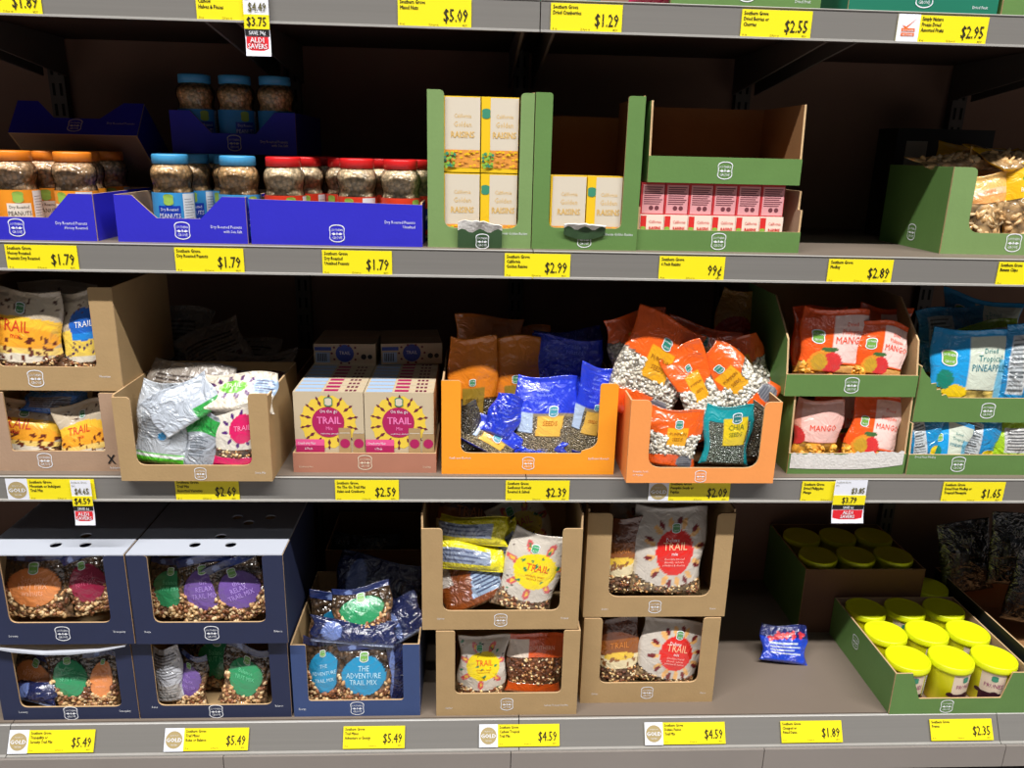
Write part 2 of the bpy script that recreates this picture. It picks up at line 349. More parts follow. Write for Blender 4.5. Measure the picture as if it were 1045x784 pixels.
def sale_tag(px0, px1, pyt, pyb, Y, old, new, save, label, lean=0):
    a = W(px0, pyt, Y); b = W(px1, pyb, Y); w = b[0]-a[0]; h = a[2]-b[2]
    o = tag(link('sale_tag', None, None, ((a[0]+b[0])/2, Y, a[2]), (math.radians(lean), 0, 0)), label, 'sale tag')
    mb = MB(); n = 10; vs = []
    for i in range(n+1):
        t = i/n; y = -.006*max(0, t-.6)**2*6
        vs += [(-w/2+.004*max(0, t-.6), y, -h*t), (w/2+.004*max(0, t-.6), y, -h*t)]
    mb.add(vs, [[2*i, 2*i+2, 2*i+3, 2*i+1] for i in range(n)], WHT, True); mb.obj('card', o)
    mb = MB(); mb.box(-w/2, w/2, -.0014, -.0006, -h*.58, -h*.36, YEL); txt(mb, new, 0, -h*.535, .022*h/.11, INK, 'CENTER', .74, y=-.0018, fat=.0004); mb.obj('price', o)
    mb = MB(); txt(mb, 'Southern Grove', -w/2+.002, -h*.07, .006, INKS, y=-.0012); txt(mb, 'was', -w/2+.002, -h*.14, .006, INKS, y=-.0012)
    txt(mb, old, w/2-.004, -h*.31, .021*h/.11, INKS, 'RIGHT', .7, y=-.0014, fat=.0003); mb.obj('lettering', o)
    mb = MB(); mb.box(-w/2+.001, w/2-.001, -.0016, -.0008, -h*.68, -h*.59, BLK); txt(mb, save, 0, -h*.67, .0095*h/.11, WI, 'CENTER', .8, y=-.002, fat=.0002); mb.obj('banner', o)
    mb = MB(); e = w/2-.003; y = -.0022
    mb.add([(-e, y, -h*.7), (e, y, -h*.7), (e, y-.001, -h*.88), (0, y-.002, -h*.96), (-e, y-.001, -h*.88)], [[0, 4, 3, 2, 1]], REDS)
    txt(mb, 'ALDI', 0, -h*.79, .0125*h/.11, WI, 'CENTER', .95, y=-.0042, fat=.0003); txt(mb, 'SAVERS', 0, -h*.885, .0125*h/.11, WI, 'CENTER', .85, y=-.0042, fat=.0003)
    mb.obj('arrow_sticker', o)
    return o
sale_tag(247, 277, -10, 58, -.012, '$4.49', '$3.75', 'SAVE 74¢', 'white sale strip reading $3.75 hanging from the top shelf edge')
sale_tag(71, 98, 490, 535, -.012, '$4.65', '$4.59', 'SAVE 6¢', 'white sale strip reading $4.59 hanging over the white carton lid')
sale_tag(853, 879, 490, 533, -.012, '$3.85', '$3.79', 'SAVE 6¢', 'white sale strip reading $3.79 hanging under the mango trays')
# ------------------------------------------------------------------ display trays
def tray(name, label, x0, x1, yf, dep, z0, out, inn=None, front=None, side=None, back=None, cat='display tray', group=None,
         logo=None, lsize=.032, words=(), cover=None, fmat=None, lmat=None, rot=None, th=.004, sides='LR', edge=None, logo_x=0):
    """front: (kind, params) gives the 2D outline of the front wall; side/back: heights"""
    inn = inn or KR; w = x1-x0; fmat = fmat or out; edge = edge or EDGE
    root = tag(link(name, None, None, ((x0+x1)/2, yf, z0), rot), label, cat, group)
    k, p = front[:2]
    if k == 'window':   # (column left, column right, band, height left, height right, radius)
        cl, cr, bd, hl, hr, r = p
        pts = rounded([(-w/2, 0, 0), (w/2, 0, 0), (w/2, hr, 0), (w/2-cr, hr, r*.5), (w/2-cr, bd, r), (-w/2+cl, bd, r), (-w/2+cl, hl, r*.5), (-w/2, hl, 0)])
        bandh = bd
    elif k == 'slope':  # (column, column right, band, height, slope run)
        cl, cr, bd, ht, run = p
        pts = [(-w/2, 0), (w/2, 0), (w/2, ht), (w/2-cr, ht), (w/2-cr-run, bd), (-w/2+cl+run, bd), (-w/2+cl, ht), (-w/2, ht)]; bandh = bd
    elif k == 'band':
        pts = [(-w/2, 0), (w/2, 0), (w/2, p[1] if len(p) > 1 else p[0]), (-w/2, p[0])]; bandh = p[0]
    elif k == 'poly':
        pts = p; bandh = front[2]
    mb = MB(); mb.poly(pts, lambda a, b, t: (a, t, b), th, fmat, inn, edge); mb.obj('front_wall', root)
    hs = side or [(0, bandh), (dep, bandh)]         # side wall upper outline: list of (depth, height)
    sp = [(0+th, 0), (dep, 0)]+[(min(max(d, th), dep), h) for d, h in hs[::-1]]
    for s in (-1, 1):
        if ('L' if s < 0 else 'R') not in sides: continue
        mb = MB()
        P = (lambda a, b, t: (w/2-t, a, b)) if s > 0 else (lambda a, b, t: (-w/2+t, a, b))
        q = sp if s > 0 else sp[::-1]
        mb.poly(q, P, th, out, inn, edge); mb.obj('side_wall', root)
    hb = back if back is not None else hs[-1][1]
    mb = MB(); mb.poly([(-w/2+th, 0), (-w/2+th, hb), (w/2-th, hb), (w/2-th, 0)], lambda a, b, t: (a, dep-t, b), th, out, inn, edge); mb.obj('back_wall', root)
    mb = MB(); mb.box(-w/2+th, w/2-th, th, dep-th, .0005, .0005+th*.7, inn); mb.obj('base', root)
    lx = logo_x
    if logo is not None: badge(root, (lx, -.0008, logo), lsize, mt=lmat or WI)
    if words:
        for (body, x, z, s, al) in words:
            mb = MB(); txt(mb, body, x, z, s, lmat or WI, al, y=-.0007, sx=.85); mb.obj('lettering', root)
    if cover:           # (height, front, back, material, holes)
        ch, c0, c1, cm, holes = cover[:5]
        import bmesh
        bm = bmesh.new(); loops = [[(-w/2+.001, c0), (w/2-.001, c0), (w/2-.001, c1), (-w/2+.001, c1)]]
        for hx, hy in holes: loops.append([(hx+.0125*math.cos(t*PI/8), hy+.0125*math.sin(t*PI/8)) for t in range(16)])
        es = []
        for lp in loops:
            vv = [bm.verts.new((a, b, 0)) for a, b in lp]
            es += [bm.edges.new((vv[i], vv[(i+1) % len(vv)])) for i in range(len(vv))]
        bmesh.ops.triangle_fill(bm, use_beauty=True, edges=es)
        bmesh.ops.subdivide_edges(bm, edges=[e for e in bm.edges if e.calc_length() > .1], cuts=4, use_grid_fill=False)
        bmesh.ops.recalc_face_normals(bm, faces=bm.faces)
        sag = cover[5] if len(cover) > 5 else 0
        for v in bm.verts: v.co.z = -sag*(1-(2*v.co.x/w)**2)*max(0, 1-v.co.y/(dep*.7)) if sag else 0
        me = bpy.data.meshes.new('lid'); bm.to_mesh(me); bm.free(); me.materials.append(cm); me.materials.append(edge)
        o = link('lid', me, root, (0, 0, ch)); md = o.modifiers.new('s', 'SOLIDIFY'); md.thickness = .003; md.offset = 0
        tag(o, 'white board lid with round vent holes' if holes else 'sagging white board lid')
    return root
# ------------------------------------------------------------------ pouches
F_NUT = film('film_over_nuts', .011); F_SEED = film('film_over_seeds', .0035, .3); F_BEAN = film('film_over_large_seeds', .009)
F_SLICE = film('film_over_dried_slices', .022)
F_FOIL = film('metallic_film', .01, .16, 1.0, dist=.014)
NUTM = None
def nutmat():
    global NUTM
    if NUTM: return NUTM
    m = bpy.data.materials.new('nut_skin'); m.use_nodes = True; nt = m.node_tree; b = nt.nodes['Principled BSDF']
    b.inputs['Roughness'].default_value = .4; b.inputs['Coat Weight'].default_value = .3
    a = nt.nodes.new('ShaderNodeAttribute'); a.attribute_name = 'print'; nt.links.new(a.outputs['Color'], b.inputs['Base Color']); NUTM = m
    return m
PH = 1.618033988749895
_t = [(-1, PH, 0), (1, PH, 0), (-1, -PH, 0), (1, -PH, 0), (0, -1, PH), (0, 1, PH), (0, -1, -PH), (0, 1, -PH), (PH, 0, -1), (PH, 0, 1), (-PH, 0, -1), (-PH, 0, 1)]
ICO = np.array(_t)/np.linalg.norm(_t[0])
ICF = np.array([[0, 11, 5], [0, 5, 1], [0, 1, 7], [0, 7, 10], [0, 10, 11], [1, 5, 9], [5, 11, 4], [11, 10, 2], [10, 7, 6], [7, 1, 8], [3, 9, 4], [3, 4, 2], [3, 2, 6], [3, 6, 8], [3, 8, 9], [4, 9, 5], [2, 4, 11], [6, 2, 10], [8, 6, 7], [9, 8, 1]])
def randrot(r):
    q = r.normal(size=4); q /= np.linalg.norm(q); w, x, y, z = q
    return np.array([[1-2*(y*y+z*z), 2*(x*y-z*w), 2*(x*z+y*w)], [2*(x*y+z*w), 1-2*(x*x+z*z), 2*(y*z-x*w)], [2*(x*z-y*w), 2*(y*z+x*w), 1-2*(x*x+y*y)]])
def np_mesh(name, V, F, cols, mt, smooth=True):
    me = bpy.data.meshes.new(name); V = np.asarray(V, dtype=np.float32); F = np.asarray(F, dtype=np.int32)
    nv, nf, k = len(V), len(F), F.shape[1]
    me.vertices.add(nv); me.vertices.foreach_set('co', V.ravel())
    me.loops.add(nf*k); me.loops.foreach_set('vertex_index', F.ravel())
    me.polygons.add(nf); me.polygons.foreach_set('loop_start', np.arange(0, nf*k, k, dtype=np.int32))
    me.polygons.foreach_set('loop_total', np.full(nf, k, dtype=np.int32))
    me.polygons.foreach_set('use_smooth', np.full(nf, smooth))
    at = me.color_attributes.new('print', 'FLOAT_COLOR', 'POINT'); at.data.foreach_set('color', np.asarray(cols, dtype=np.float32).ravel())
    me.materials.append(mt); me.update(calc_edges=True); me.validate(); return me
def rock(x, y, r, K=9, f0=25, f1=90):
    """crumpled relief: a few ridged waves"""
    o = np.zeros_like(x)
    for i in range(K):
        a = r.uniform(0, PI); k = r.uniform(f0, f1); ph = r.uniform(0, 6.28)
        c = math.cos(a)*x+math.sin(a)*y; d = -math.sin(a)*x+math.cos(a)*y
        o += (1-np.abs(np.sin(k*c*.5+ph+1.3*np.sin(d*k*.23+ph))))*25/k
    return o/K
DES = {}
def design(name, **k): DES[name] = k
def paint(ops, U, V, ar, seed):
    r = np.random.default_rng(seed); C = np.zeros(U.shape+(4,)); 
    for op in ops:
        t = op[0]
        if t == 'base': m = np.ones(U.shape, bool); c = op[1]; al = 0
        elif t == 'rect': m = (U >= op[1]) & (U <= op[2]) & (V >= op[3]) & (V <= op[4]); c = op[5]; al = 0
        elif t == 'win': m = (U >= op[1]) & (U <= op[2]) & (V >= op[3]) & (V <= op[4]); c = op[5]; al = 1
        elif t == 'ell': m = ((U-op[1])/op[3])**2+((V-op[2])/op[4])**2 <= 1; c = op[5]; al = 0
        elif t == 'well': m = ((U-op[1])/op[3])**2+((V-op[2])/op[4])**2 <= 1; c = op[5]; al = 1
        elif t == 'curve': m = (V < op[1]+op[2]*(2*U-1)**2); c = op[3]; al = op[4]     # everything below a curve
        elif t == 'para': m = (V >= op[3]) & (V <= op[4]) & (U >= op[1]+op[6]*(V-op[3])) & (U <= op[2]+op[6]*(V-op[3])); c = op[5]; al = 0
        elif t == 'dots':   # n, size, colour, region u0 u1 v0 v1
            for i in range(op[1]):
                cu = r.uniform(op[4], op[5]); cv = r.uniform(op[6], op[7]); s = op[2]*r.uniform(.6, 1.2); a = r.uniform(0, PI)
                dx = (U-cu); dy = (V-cv)/ar; x = dx*math.cos(a)+dy*math.sin(a); y = -dx*math.sin(a)+dy*math.cos(a)
                C[(x/s)**2+(y/(s*.55))**2 <= 1] = (*lin(op[3]), 0)
            continue
        elif t == 'ring':   # cu cv ru rv n size colour : leaves around a disc
            for i in range(op[5]):
                th = 2*PI*i/op[5]+.2; cu = op[1]+op[3]*math.cos(th); cv = op[2]+op[4]*math.sin(th)
                dx = (U-cu); dy = (V-cv)/ar; x = dx*math.cos(th)+dy*math.sin(th); y = -dx*math.sin(th)+dy*math.cos(th)
                C[(x/op[6])**2+(y/(op[6]*.5))**2 <= 1] = (*lin(op[7]), 0)
            continue
        elif t == 'lines':  # u0 u1 v0 v1 n colour : rows of small print
            for i in range(op[5]):
                v = op[3]+(op[4]-op[3])*(i+.5)/op[5]; e = op[2]-(op[2]-op[1])*r.uniform(0, .3)
                m = (U >= op[1]) & (U <= e) & (np.abs(V-v) < .22*(op[4]-op[3])/op[5]); C[m] = (*lin(op[6]), 0)
            continue
        C[m] = (*lin(c), al)
    return C
_PM = {}
def pouch_geo(dn, w, h, T, seed, bend=0.0, crump=1.0, pillow=False):
    key = (dn, round(w, 2), round(h, 2), round(T, 3), seed, bend)
    if key in _PM: return _PM[key]
    D = DES[dn]; r = np.random.default_rng(seed+len(dn)*7); nu, nv = 44, 60
    u = np.linspace(0, 1, nu); v = np.linspace(0, 1, nv); U, V = np.meshgrid(u, v)
    pu = np.clip(1-np.abs(2*U-1)**2.6, 0, 1)**.6
    top = D.get('seal', .1)
    vv = np.clip(V/(1-top), 0, 1)
    if pillow: pv = np.clip(np.sin(PI*np.clip((V-.05)/.9, 0, 1)), 0, 1)**.5
    else: pv = np.clip(np.minimum(vv/.07, 1), 0, 1)**.5*(1-vv**2.2)**.75*(.75+.25*np.sin(PI*vv))
    base = T/2*pu*pv
    X = (U-.5)*w*(1-.07*pv*(T/.05)); Z = V*h
    wrk = (rock(X, Z, r)-.35)*.011*crump
    lump = rock(X*1.0, Z, r, 5, 70, 150)*.004*crump
    X = X+.004*crump*np.sin(V*9+seed)*(2*U-1)*np.abs(2*U-1)
    Z = Z+.006*crump*np.sin(U*5+seed*1.7)*V
    amp = .35+.65*pu
    edge = (np.minimum(np.minimum(U, 1-U)*12, 1))*(np.minimum(np.minimum(V, 1-V)*14, 1))
    flow = .012*crump*np.sin(U*4.2+seed)*V**1.5
    Yf = -(base+(wrk+lump)*amp*edge)-.0006; Yb = base-(wrk*.7)*amp*edge+.0006
    bz = bend*h*np.clip(V-.5, 0, 1)**2*1.6
    Yf = Yf+flow+bz; Yb = Yb+flow+bz
    nz = 12; 
    if D.get('zig', True):
        Z[-1] += .0
    ar = h/w
    CF = paint(D['ops'], U, V, 1/ar, seed); CB = paint(D.get('back', D['ops']), 1-U, V, 1/ar, seed)
    Vf = np.stack([X, Yf, Z], -1).reshape(-1, 3); Vb = np.stack([X, Yb, Z], -1).reshape(-1, 3)
    idx = np.arange(nu*nv).reshape(nv, nu); a = idx[:-1, :-1].ravel(); b = idx[:-1, 1:].ravel(); c = idx[1:, 1:].ravel(); d = idx[1:, :-1].ravel()
    F = np.concatenate([np.stack([a, b, c, d], 1), np.stack([a, d, c, b], 1)+nu*nv])
    rim = np.concatenate([idx[0, :], idx[1:, -1], idx[-1, -2::-1], idx[-2:0:-1, 0]]); q = np.roll(rim, -1)
    F = np.concatenate([F, np.stack([q, rim, rim+nu*nv, q+nu*nv], 1)])
    me = np_mesh(dn, np.concatenate([Vf, Vb]), F, np.concatenate([CF.reshape(-1, 4), CB.reshape(-1, 4)]), D.get('mat', F_NUT))
    G = np.stack([X, Yf, Z], -1)
    dU = np.gradient(G, axis=1); dV = np.gradient(G, axis=0); Nn = np.cross(dU, dV); Nn /= np.linalg.norm(Nn, axis=-1, keepdims=True)+1e-9
    def S(a, b, off):
        a = min(max(a, 0), 1)*(nu-1); b = min(max(b, 0), 1)*(nv-1); i = min(int(a), nu-2); j = min(int(b), nv-2); fa = a-i; fb = b-j
        f = lambda A: (A[j, i]*(1-fa)+A[j, i+1]*fa)*(1-fb)+(A[j+1, i]*(1-fa)+A[j+1, i+1]*fa)*fb
        return f(G)+f(Nn)*off
    kids = []
    if D.get('text'):
        for (body, cu, cv, s, colr, al, rot, sx) in D['text']:
            mb = MB()
            mt = mat('ink_%d_%d_%d' % colr, colr, .45)
            vs, fs = text_geo(body, al); ca, sa = math.cos(math.radians(rot)), math.sin(math.radians(rot)); pts = []
            for x, y in vs:
                x *= s*sx*w; y *= s*w; x, y = x*ca-y*sa, x*sa+y*ca
                pts.append(tuple(S(cu+x/w, cv+y/h, .0011)))
            mb.add(pts, fs, mt); kids.append(('lettering', mb.mesh('lettering'), None))
        if D.get('badge'):
            mb = MB()
            cu, cv, s, fc = D['badge']; o = badge_pts(1); i2 = badge_pts(.84)
            f1 = mat('ink_%d_%d_%d' % fc, fc, .45)
            mb.add([tuple(S(cu+x*s, cv+y*s*w/h, .0012)) for x, y in o], [list(range(len(o)))], WI)
            mb.add([tuple(S(cu+x*s, cv+y*s*w/h, .0018)) for x, y in i2], [list(range(len(i2)))], f1)
            for body, dy in (('SOUTHERN', .12), ('GROVE', -.32)):
                vs, fs = text_geo(body, 'CENTER'); mb.add([tuple(S(cu+x*s*.19, cv+(y*.24+dy)*s*w/h, .0024)) for x, y in vs], fs, WI)
            kids.append(('emblem', mb.mesh('emblem'), None))
    if D.get('nuts'):
        n, size, cols, region = D['nuts']; n = int(n); Vn = []; Fn = []; Cn = []; k = 0; tries = 0
        while k < n and tries < n*12:
            tries += 1
            a = r.uniform(.05, .95); b = r.uniform(region[0], region[1]); j = int(b*(nv-1)); i = int(a*(nu-1))
            if CF[j, i, 3] < .5: continue
            p = S(a, b, -size*.12); sc_ = np.array([1, .72, .6] if size < .009 else [1, .85, .3])*size*r.uniform(.75, 1.2); M3 = randrot(r)
            q_ = ICO.copy(); q_[:, 1] = q_[:, 1]*.8+(.9*q_[:, 0]**2-.4 if size < .009 else 0); Vn.append((q_*sc_)@M3.T+p); Fn.append(ICF+12*k); c0 = np.array(lin(cols[r.integers(len(cols))]))*r.uniform(.75, 1.15)
            Cn.append(np.tile(np.append(c0, 1), (12, 1))); k += 1
        if k: kids.append(('nuts', np_mesh('nuts', np.concatenate(Vn), np.concatenate(Fn), np.concatenate(Cn), nutmat()), 'stuff'))
    _PM[key] = (me, kids); return _PM[key]
def pouch(name, dn, seed, cx, cy, Y, wp, hp, roll, pitch, label, T=.035, yaw=0, bend=0.0, group=None, cat='pouch', crump=1.0, pillow=False):
    c = W(cx, cy, Y); s = SC(c); w = wp*s; h = hp*s/.97/max(.35, math.cos(math.radians(pitch)))
    if pitch > 65: h = hp*s*2.2
    me, kids = pouch_geo(dn, w, h, T, seed, bend, crump, pillow)
    R = Matrix.Rotation(math.radians(yaw), 4, 'Z') @ Matrix.Rotation(-math.radians(pitch), 4, 'X') @ Matrix.Rotation(math.radians(roll), 4, 'Y')
    o = link(name, me); o.matrix_world = Matrix.Translation(Vector([float(q) for q in c])) @ R @ Matrix.Translation((0, 0, -h/2))
    tag(o, label, cat, group)
    for nm, m, kd in kids:
        k = link(nm, m, o)
        if kd: k['kind'] = kd
    return o
BEI = (196, 180, 156); CRM = (238, 226, 210); WT = (240, 240, 242); NUTC = [(222, 186, 128), (150, 92, 56), (196, 140, 84), (238, 214, 170), (110, 62, 40)]
def T_(b, u, v, s, c, al='CENTER', rot=0, sx=.85): return (b, u, v, s, c, al, rot, sx)
design('trail_yellow', seal=.07, mat=F_NUT, ops=[('base', BEI), ('ell', .5, .5, .62, .2, (250, 196, 60)), ('ell', .5, .42, .5, .17, (252, 172, 50)), ('rect', 0, 1, .24, .33, (250, 214, 120)), ('curve', .26, -.12, (236, 226, 206), 0),
       ('curve', .14, .12, (128, 92, 66), 1), ('dots', 26, .04, (104, 44, 30), .02, .98, .2, .46), ('dots', 14, .03, (80, 50, 40), .1, .95, .74, .9)],
       text=[T_('TRAIL', .42, .52, .2, (206, 66, 30)), T_('mix', .45, .44, .1, (206, 66, 30))], badge=(.5, .8, .13, (70, 130, 80)), nuts=(70, .005, NUTC, (.02, .28)), back=[('base', BEI)])
design('trail_blue', seal=.07, mat=F_NUT, ops=[('base', BEI), ('ell', .5, .36, .62, .2, (250, 214, 90)), ('ell', .55, .6, .3, .2, (40, 104, 200)), ('rect', .3, .9, .42, .5, (40, 140, 226)), ('curve', .22, -.05, (236, 226, 206), 0),
       ('curve', .12, .1, (128, 92, 66), 1), ('dots', 16, .04, (80, 40, 90), .02, .98, .18, .4), ('dots', 14, .035, (90, 60, 50), .1, .95, .74, .9)], text=[T_('TRAIL', .55, .57, .16, WT)], nuts=(50, .005, NUTC, (.02, .24)), back=[('base', BEI)])
design('trail_red', seal=.06, mat=F_NUT, ops=[('base', (208, 198, 186)), ('ring', .56, .5, .35, .33, 12, .075, (236, 180, 110)), ('ring', .56, .5, .38, .35, 10, .062, (120, 36, 40)), ('ell', .56, .5, .26, .26, (226, 44, 38)),
       ('curve', .1, .13, (150, 122, 86), 1)], text=[T_('Deluxe', .52, .62, .075, WT), T_('TRAIL', .56, .53, .15, (250, 190, 150)), T_('mix', .56, .47, .07, WT), T_('chocolate covered\nalmonds, cashews\npistachios & cherries', .56, .42, .045, (250, 200, 190))],
       badge=(.56, .77, .12, (90, 150, 90)), nuts=(80, .005, NUTC, (.02, .2)), back=[('base', (230, 218, 206))])
design('trail_tropic', seal=.06, mat=F_NUT, ops=[('base', (214, 204, 190)), ('ring', .5, .56, .4, .3, 7, .11, (216, 96, 96)), ('ring', .5, .56, .4, .3, 7, .05, (250, 200, 80)), ('ell', .52, .55, .36, .22, (250, 222, 30)), ('dots', 12, .04, (40, 130, 90), .02, .98, .2, .9), ('dots', 10, .025, (70, 40, 40), .05, .95, .2, .9),
       ('curve', .16, .1, (150, 122, 96), 1)], text=[T_('TRAIL', .54, .56, .17, (232, 90, 40)), T_('pineapple, mango\nbanana & nuts', .54, .49, .055, (200, 120, 20))], badge=(.42, .82, .14, (70, 170, 110)), nuts=(90, .006, NUTC, (.02, .25)), back=[('base', (234, 222, 208))])
design('trail_brown', seal=.08, mat=F_NUT, ops=[('base', (98, 52, 28)), ('rect', 0, 1, .46, .68, (150, 84, 30)), ('curve', .46, .0, (244, 226, 180), 0), ('ell', .5, .44, .36, .06, (248, 204, 70)), ('curve', .24, .06, (140, 104, 80), 1), ('dots', 10, .07, (150, 96, 50), .05, .95, .3, .44)],
       text=[T_('TRAIL', .5, .56, .2, (212, 130, 60))], nuts=(70, .0055, NUTC, (.02, .3)), back=[('base', (98, 52, 28))])
design('orange_clear', seal=.06, mat=F_NUT, ops=[('base', (226, 92, 40)), ('win', 0, 1, .2, .62, (128, 78, 50)), ('rect', 0, .35, .62, .9, (232, 214, 196)), ('rect', 0, 1, 0, .2, (222, 92, 30))], text=[T_('SOUTHERN', .6, .74, .1, (250, 190, 160))], nuts=(100, .0055, NUTC, (.2, .6)))
def circle_clear(nm, c, words, content=(140, 108, 80), tc=None):
    tc = tc or tuple(min(255, x+60) for x in c)
    design(nm, seal=.12, mat=F_NUT, ops=[('base', content), ('win', 0, 1, 0, .86, content), ('win', 0, 1, .6, .88, tuple(int(x*.62) for x in content)), ('rect', 0, 1, .88, 1, (38, 50, 100)), ('ell', .3, .93, .07, .045, (120, 140, 196)), ('ell', .5, .5, .37, .3, c)],
           text=[T_(t, .5, .58-.1*i, .125, tc, sx=.8) for i, t in enumerate(words)], badge=(.5, .78, .15, (120, 176, 84)), nuts=(95, .0085, [(214, 176, 124), (150, 96, 62), (196, 148, 100), (226, 196, 150), (120, 76, 52)], (.02, .5)))
circle_clear('orange_circle', (238, 148, 84), ['Serenity', 'NUT MIX', 'walnuts'], tc=(250, 190, 150))
circle_clear('red_circle', (150, 34, 66), ['Tranquil', 'NUT MIX'])
circle_clear('green_circle', (52, 150, 98), ['Balance', 'NUT MIX'])
circle_clear('purple_circle', (112, 82, 156), ['the', 'RELAX', 'TRAIL MIX'])
circle_clear('blue_circle', (40, 148, 196), ['THE', 'ADVENTURE', 'TRAIL MIX'], tc=(190, 230, 245))
design('navy_roll', seal=.05, mat=F_FOIL, ops=[('base', (32, 40, 82)), ('ell', .25, .5, .12, .4, (110, 130, 190)), ('rect', 0, 1, 0, .1, (120, 130, 160))], text=[T_('snack', .62, .5, .05, WT)])
design('label_back', seal=.08, mat=F_FOIL, ops=[('base', (196, 198, 206)), ('lines', .08, .92, .45, .9, 9, (60, 60, 66)), ('rect', .05, .95, .05, .35, (176, 172, 170)), ('lines', .1, .9, .1, .3, 4, (110, 110, 110))])
design('silver_back', seal=.07, mat=F_FOIL, ops=[('base', (190, 196, 204)), ('lines', .1, .7, .32, .62, 9, (130, 138, 148)), ('ell', .5, .36, .08, .05, (40, 140, 200)), ('rect', 0, 1, 0, .14, (90, 200, 50)), ('rect', 0, 1, .1, .13, (250, 250, 250))])
design('silver_green', seal=.07, mat=F_FOIL, ops=[('base', (168, 174, 184)), ('lines', .1, .7, .2, .55, 8, (80, 90, 100)), ('rect', 0, 1, .62, .9, (50, 168, 74))], text=[T_('SNACK MIX', .5, .7, .13, (30, 90, 40))])
design('trail_pink', seal=.07, mat=F_NUT, ops=[('base', (236, 228, 214)), ('ring', .6, .62, .32, .24, 10, .07, (90, 40, 120)), ('ell', .65, .62, .27, .22, (226, 34, 104)), ('win', 0, 1, .17, .3, (140, 110, 90)), ('rect', 0, 1, 0, .17, (222, 26, 100))],
       text=[T_('TRAIL', .65, .6, .15, (250, 150, 190))], nuts=(40, .0045, NUTC, (.17, .3)))
design('beige_top', seal=.07, mat=F_FOIL, ops=[('base', (230, 218, 200)), ('ring', .45, .62, .3, .24, 12, .055, (84, 36, 96)), ('ell', .45, .62, .18, .18, (110, 196, 40)), ('rect', .72, 1, .45, .8, (170, 196, 226)), ('lines', .74, .98, .48, .78, 5, (60, 70, 110))], text=[T_('TRAIL', .45, .6, .1, (230, 250, 200))])
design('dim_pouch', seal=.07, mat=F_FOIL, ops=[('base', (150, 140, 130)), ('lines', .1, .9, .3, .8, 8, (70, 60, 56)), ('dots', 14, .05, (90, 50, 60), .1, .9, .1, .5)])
design('blue_pack', seal=.07, mat=F_FOIL, ops=[('base', (34, 110, 200)), ('rect', .1, .8, .2, .7, (110, 120, 140)), ('lines', .12, .78, .22, .68, 5, (60, 66, 80))])
_r = random.Random(3)
chia_txt = [T_(_r.choice(['seeds', 'sprinkle', 'sunflower', 'roasted', 'shake it']), _r.uniform(.1, .55), .62+.048*i, .075, (130, 150, 250), 'LEFT', _r.uniform(-4, 4)) for i in range(6)]
design('seed_blue', seal=.05, mat=F_SEED, ops=[('base', (150, 136, 112)), ('win', 0, 1, 0, .5, (164, 148, 118)), ('rect', 0, .28, .3, .58, (186, 204, 232)), ('rect', 0, 1, .55, 1, (38, 62, 214)), ('dots', 26, .02, (110, 132, 246), .03, .97, .58, .98), ('para', .34, .78, .26, .52, (246, 192, 84), .1), ('rect', 0, 1, 0, .06, (38, 62, 214))],
       text=chia_txt+[T_('SEEDS', .58, .4, .11, (200, 110, 30))], badge=(.62, .57, .16, (60, 150, 170)))
design('seed_blue_plain', seal=.05, mat=F_FOIL, ops=[('base', (34, 58, 204)), ('dots', 40, .02, (110, 132, 246), .03, .97, .05, .95)], text=[T_(_r.choice(['seeds', 'sprinkle', 'sunflower', 'roasted']), _r.uniform(.05, .5), .1+.085*i, .09, (120, 140, 248), 'LEFT') for i in range(10)])
design('seed_orange', seal=.05, mat=F_SEED, ops=[('base', (226, 128, 30)), ('win', 0, 1, 0, .45, (90, 80, 66)), ('rect', .3, .75, .3, .55, (150, 120, 40))], badge=(.5, .6, .14, (60, 130, 80)), text=[T_('SEEDS', .5, .42, .12, (80, 50, 10))])
design('bean_orange', seal=.05, mat=F_BEAN, ops=[('base', (240, 98, 30)), ('curve', .54, .07, (204, 192, 174), 1), ('rect', .34, .72, .4, .7, (236, 168, 34)), ('curve', .26, -.07, (244, 96, 30), 0), ('ell', .76, .15, .17, .12, (130, 132, 140)), ('lines', .62, .92, .06, .24, 5, (84, 88, 98))],
       badge=(.53, .76, .15, (40, 130, 110)), text=[T_('PUMPKIN', .53, .58, .085, (150, 90, 10)), T_('SEEDS', .53, .5, .085, (150, 90, 10))], nuts=(150, .0065, [(240, 238, 230), (226, 220, 206), (206, 198, 180)], (.22, .58)))
design('pepita_teal', seal=.05, mat=F_SEED, ops=[('base', (20, 150, 158)), ('win', .1, .9, .02, .74, (120, 132, 118)), ('rect', .36, .86, .36, .8, (230, 200, 36))], badge=(.62, .8, .2, (30, 110, 110)), text=[T_('CHIA', .61, .62, .16, (110, 120, 40)), T_('SEEDS', .61, .52, .12, (110, 120, 40))], back=[('base', (20, 150, 158))])
MNG = [('base', (244, 92, 30)), ('win', 0, 1, 0, .17, (246, 176, 70)), ('para', .46, .98, .22, .9, (250, 214, 206), .0), ('rect', .55, 1, 0, .16, (232, 170, 96)), ('ell', .36, .19, .25, .2, (236, 150, 50)), ('ell', .46, .2, .17, .16, (222, 60, 60)), ('ell', .28, .2, .12, .13, (206, 160, 50)), ('ell', .42, .4, .14, .035, (70, 110, 60))]
design('mango', seal=.08, mat=F_SLICE, ops=MNG, text=[T_('Dried', .72, .74, .085, (240, 90, 50)), T_('Philippine', .72, .63, .1, (240, 90, 50), sx=.75), T_('MANGO', .72, .49, .145, (238, 70, 34), sx=.85)], badge=(.24, .58, .19, (110, 160, 60)), nuts=(16, .011, [(246, 184, 70), (240, 160, 50)], (.01, .14)), back=[('base', (244, 92, 30))])
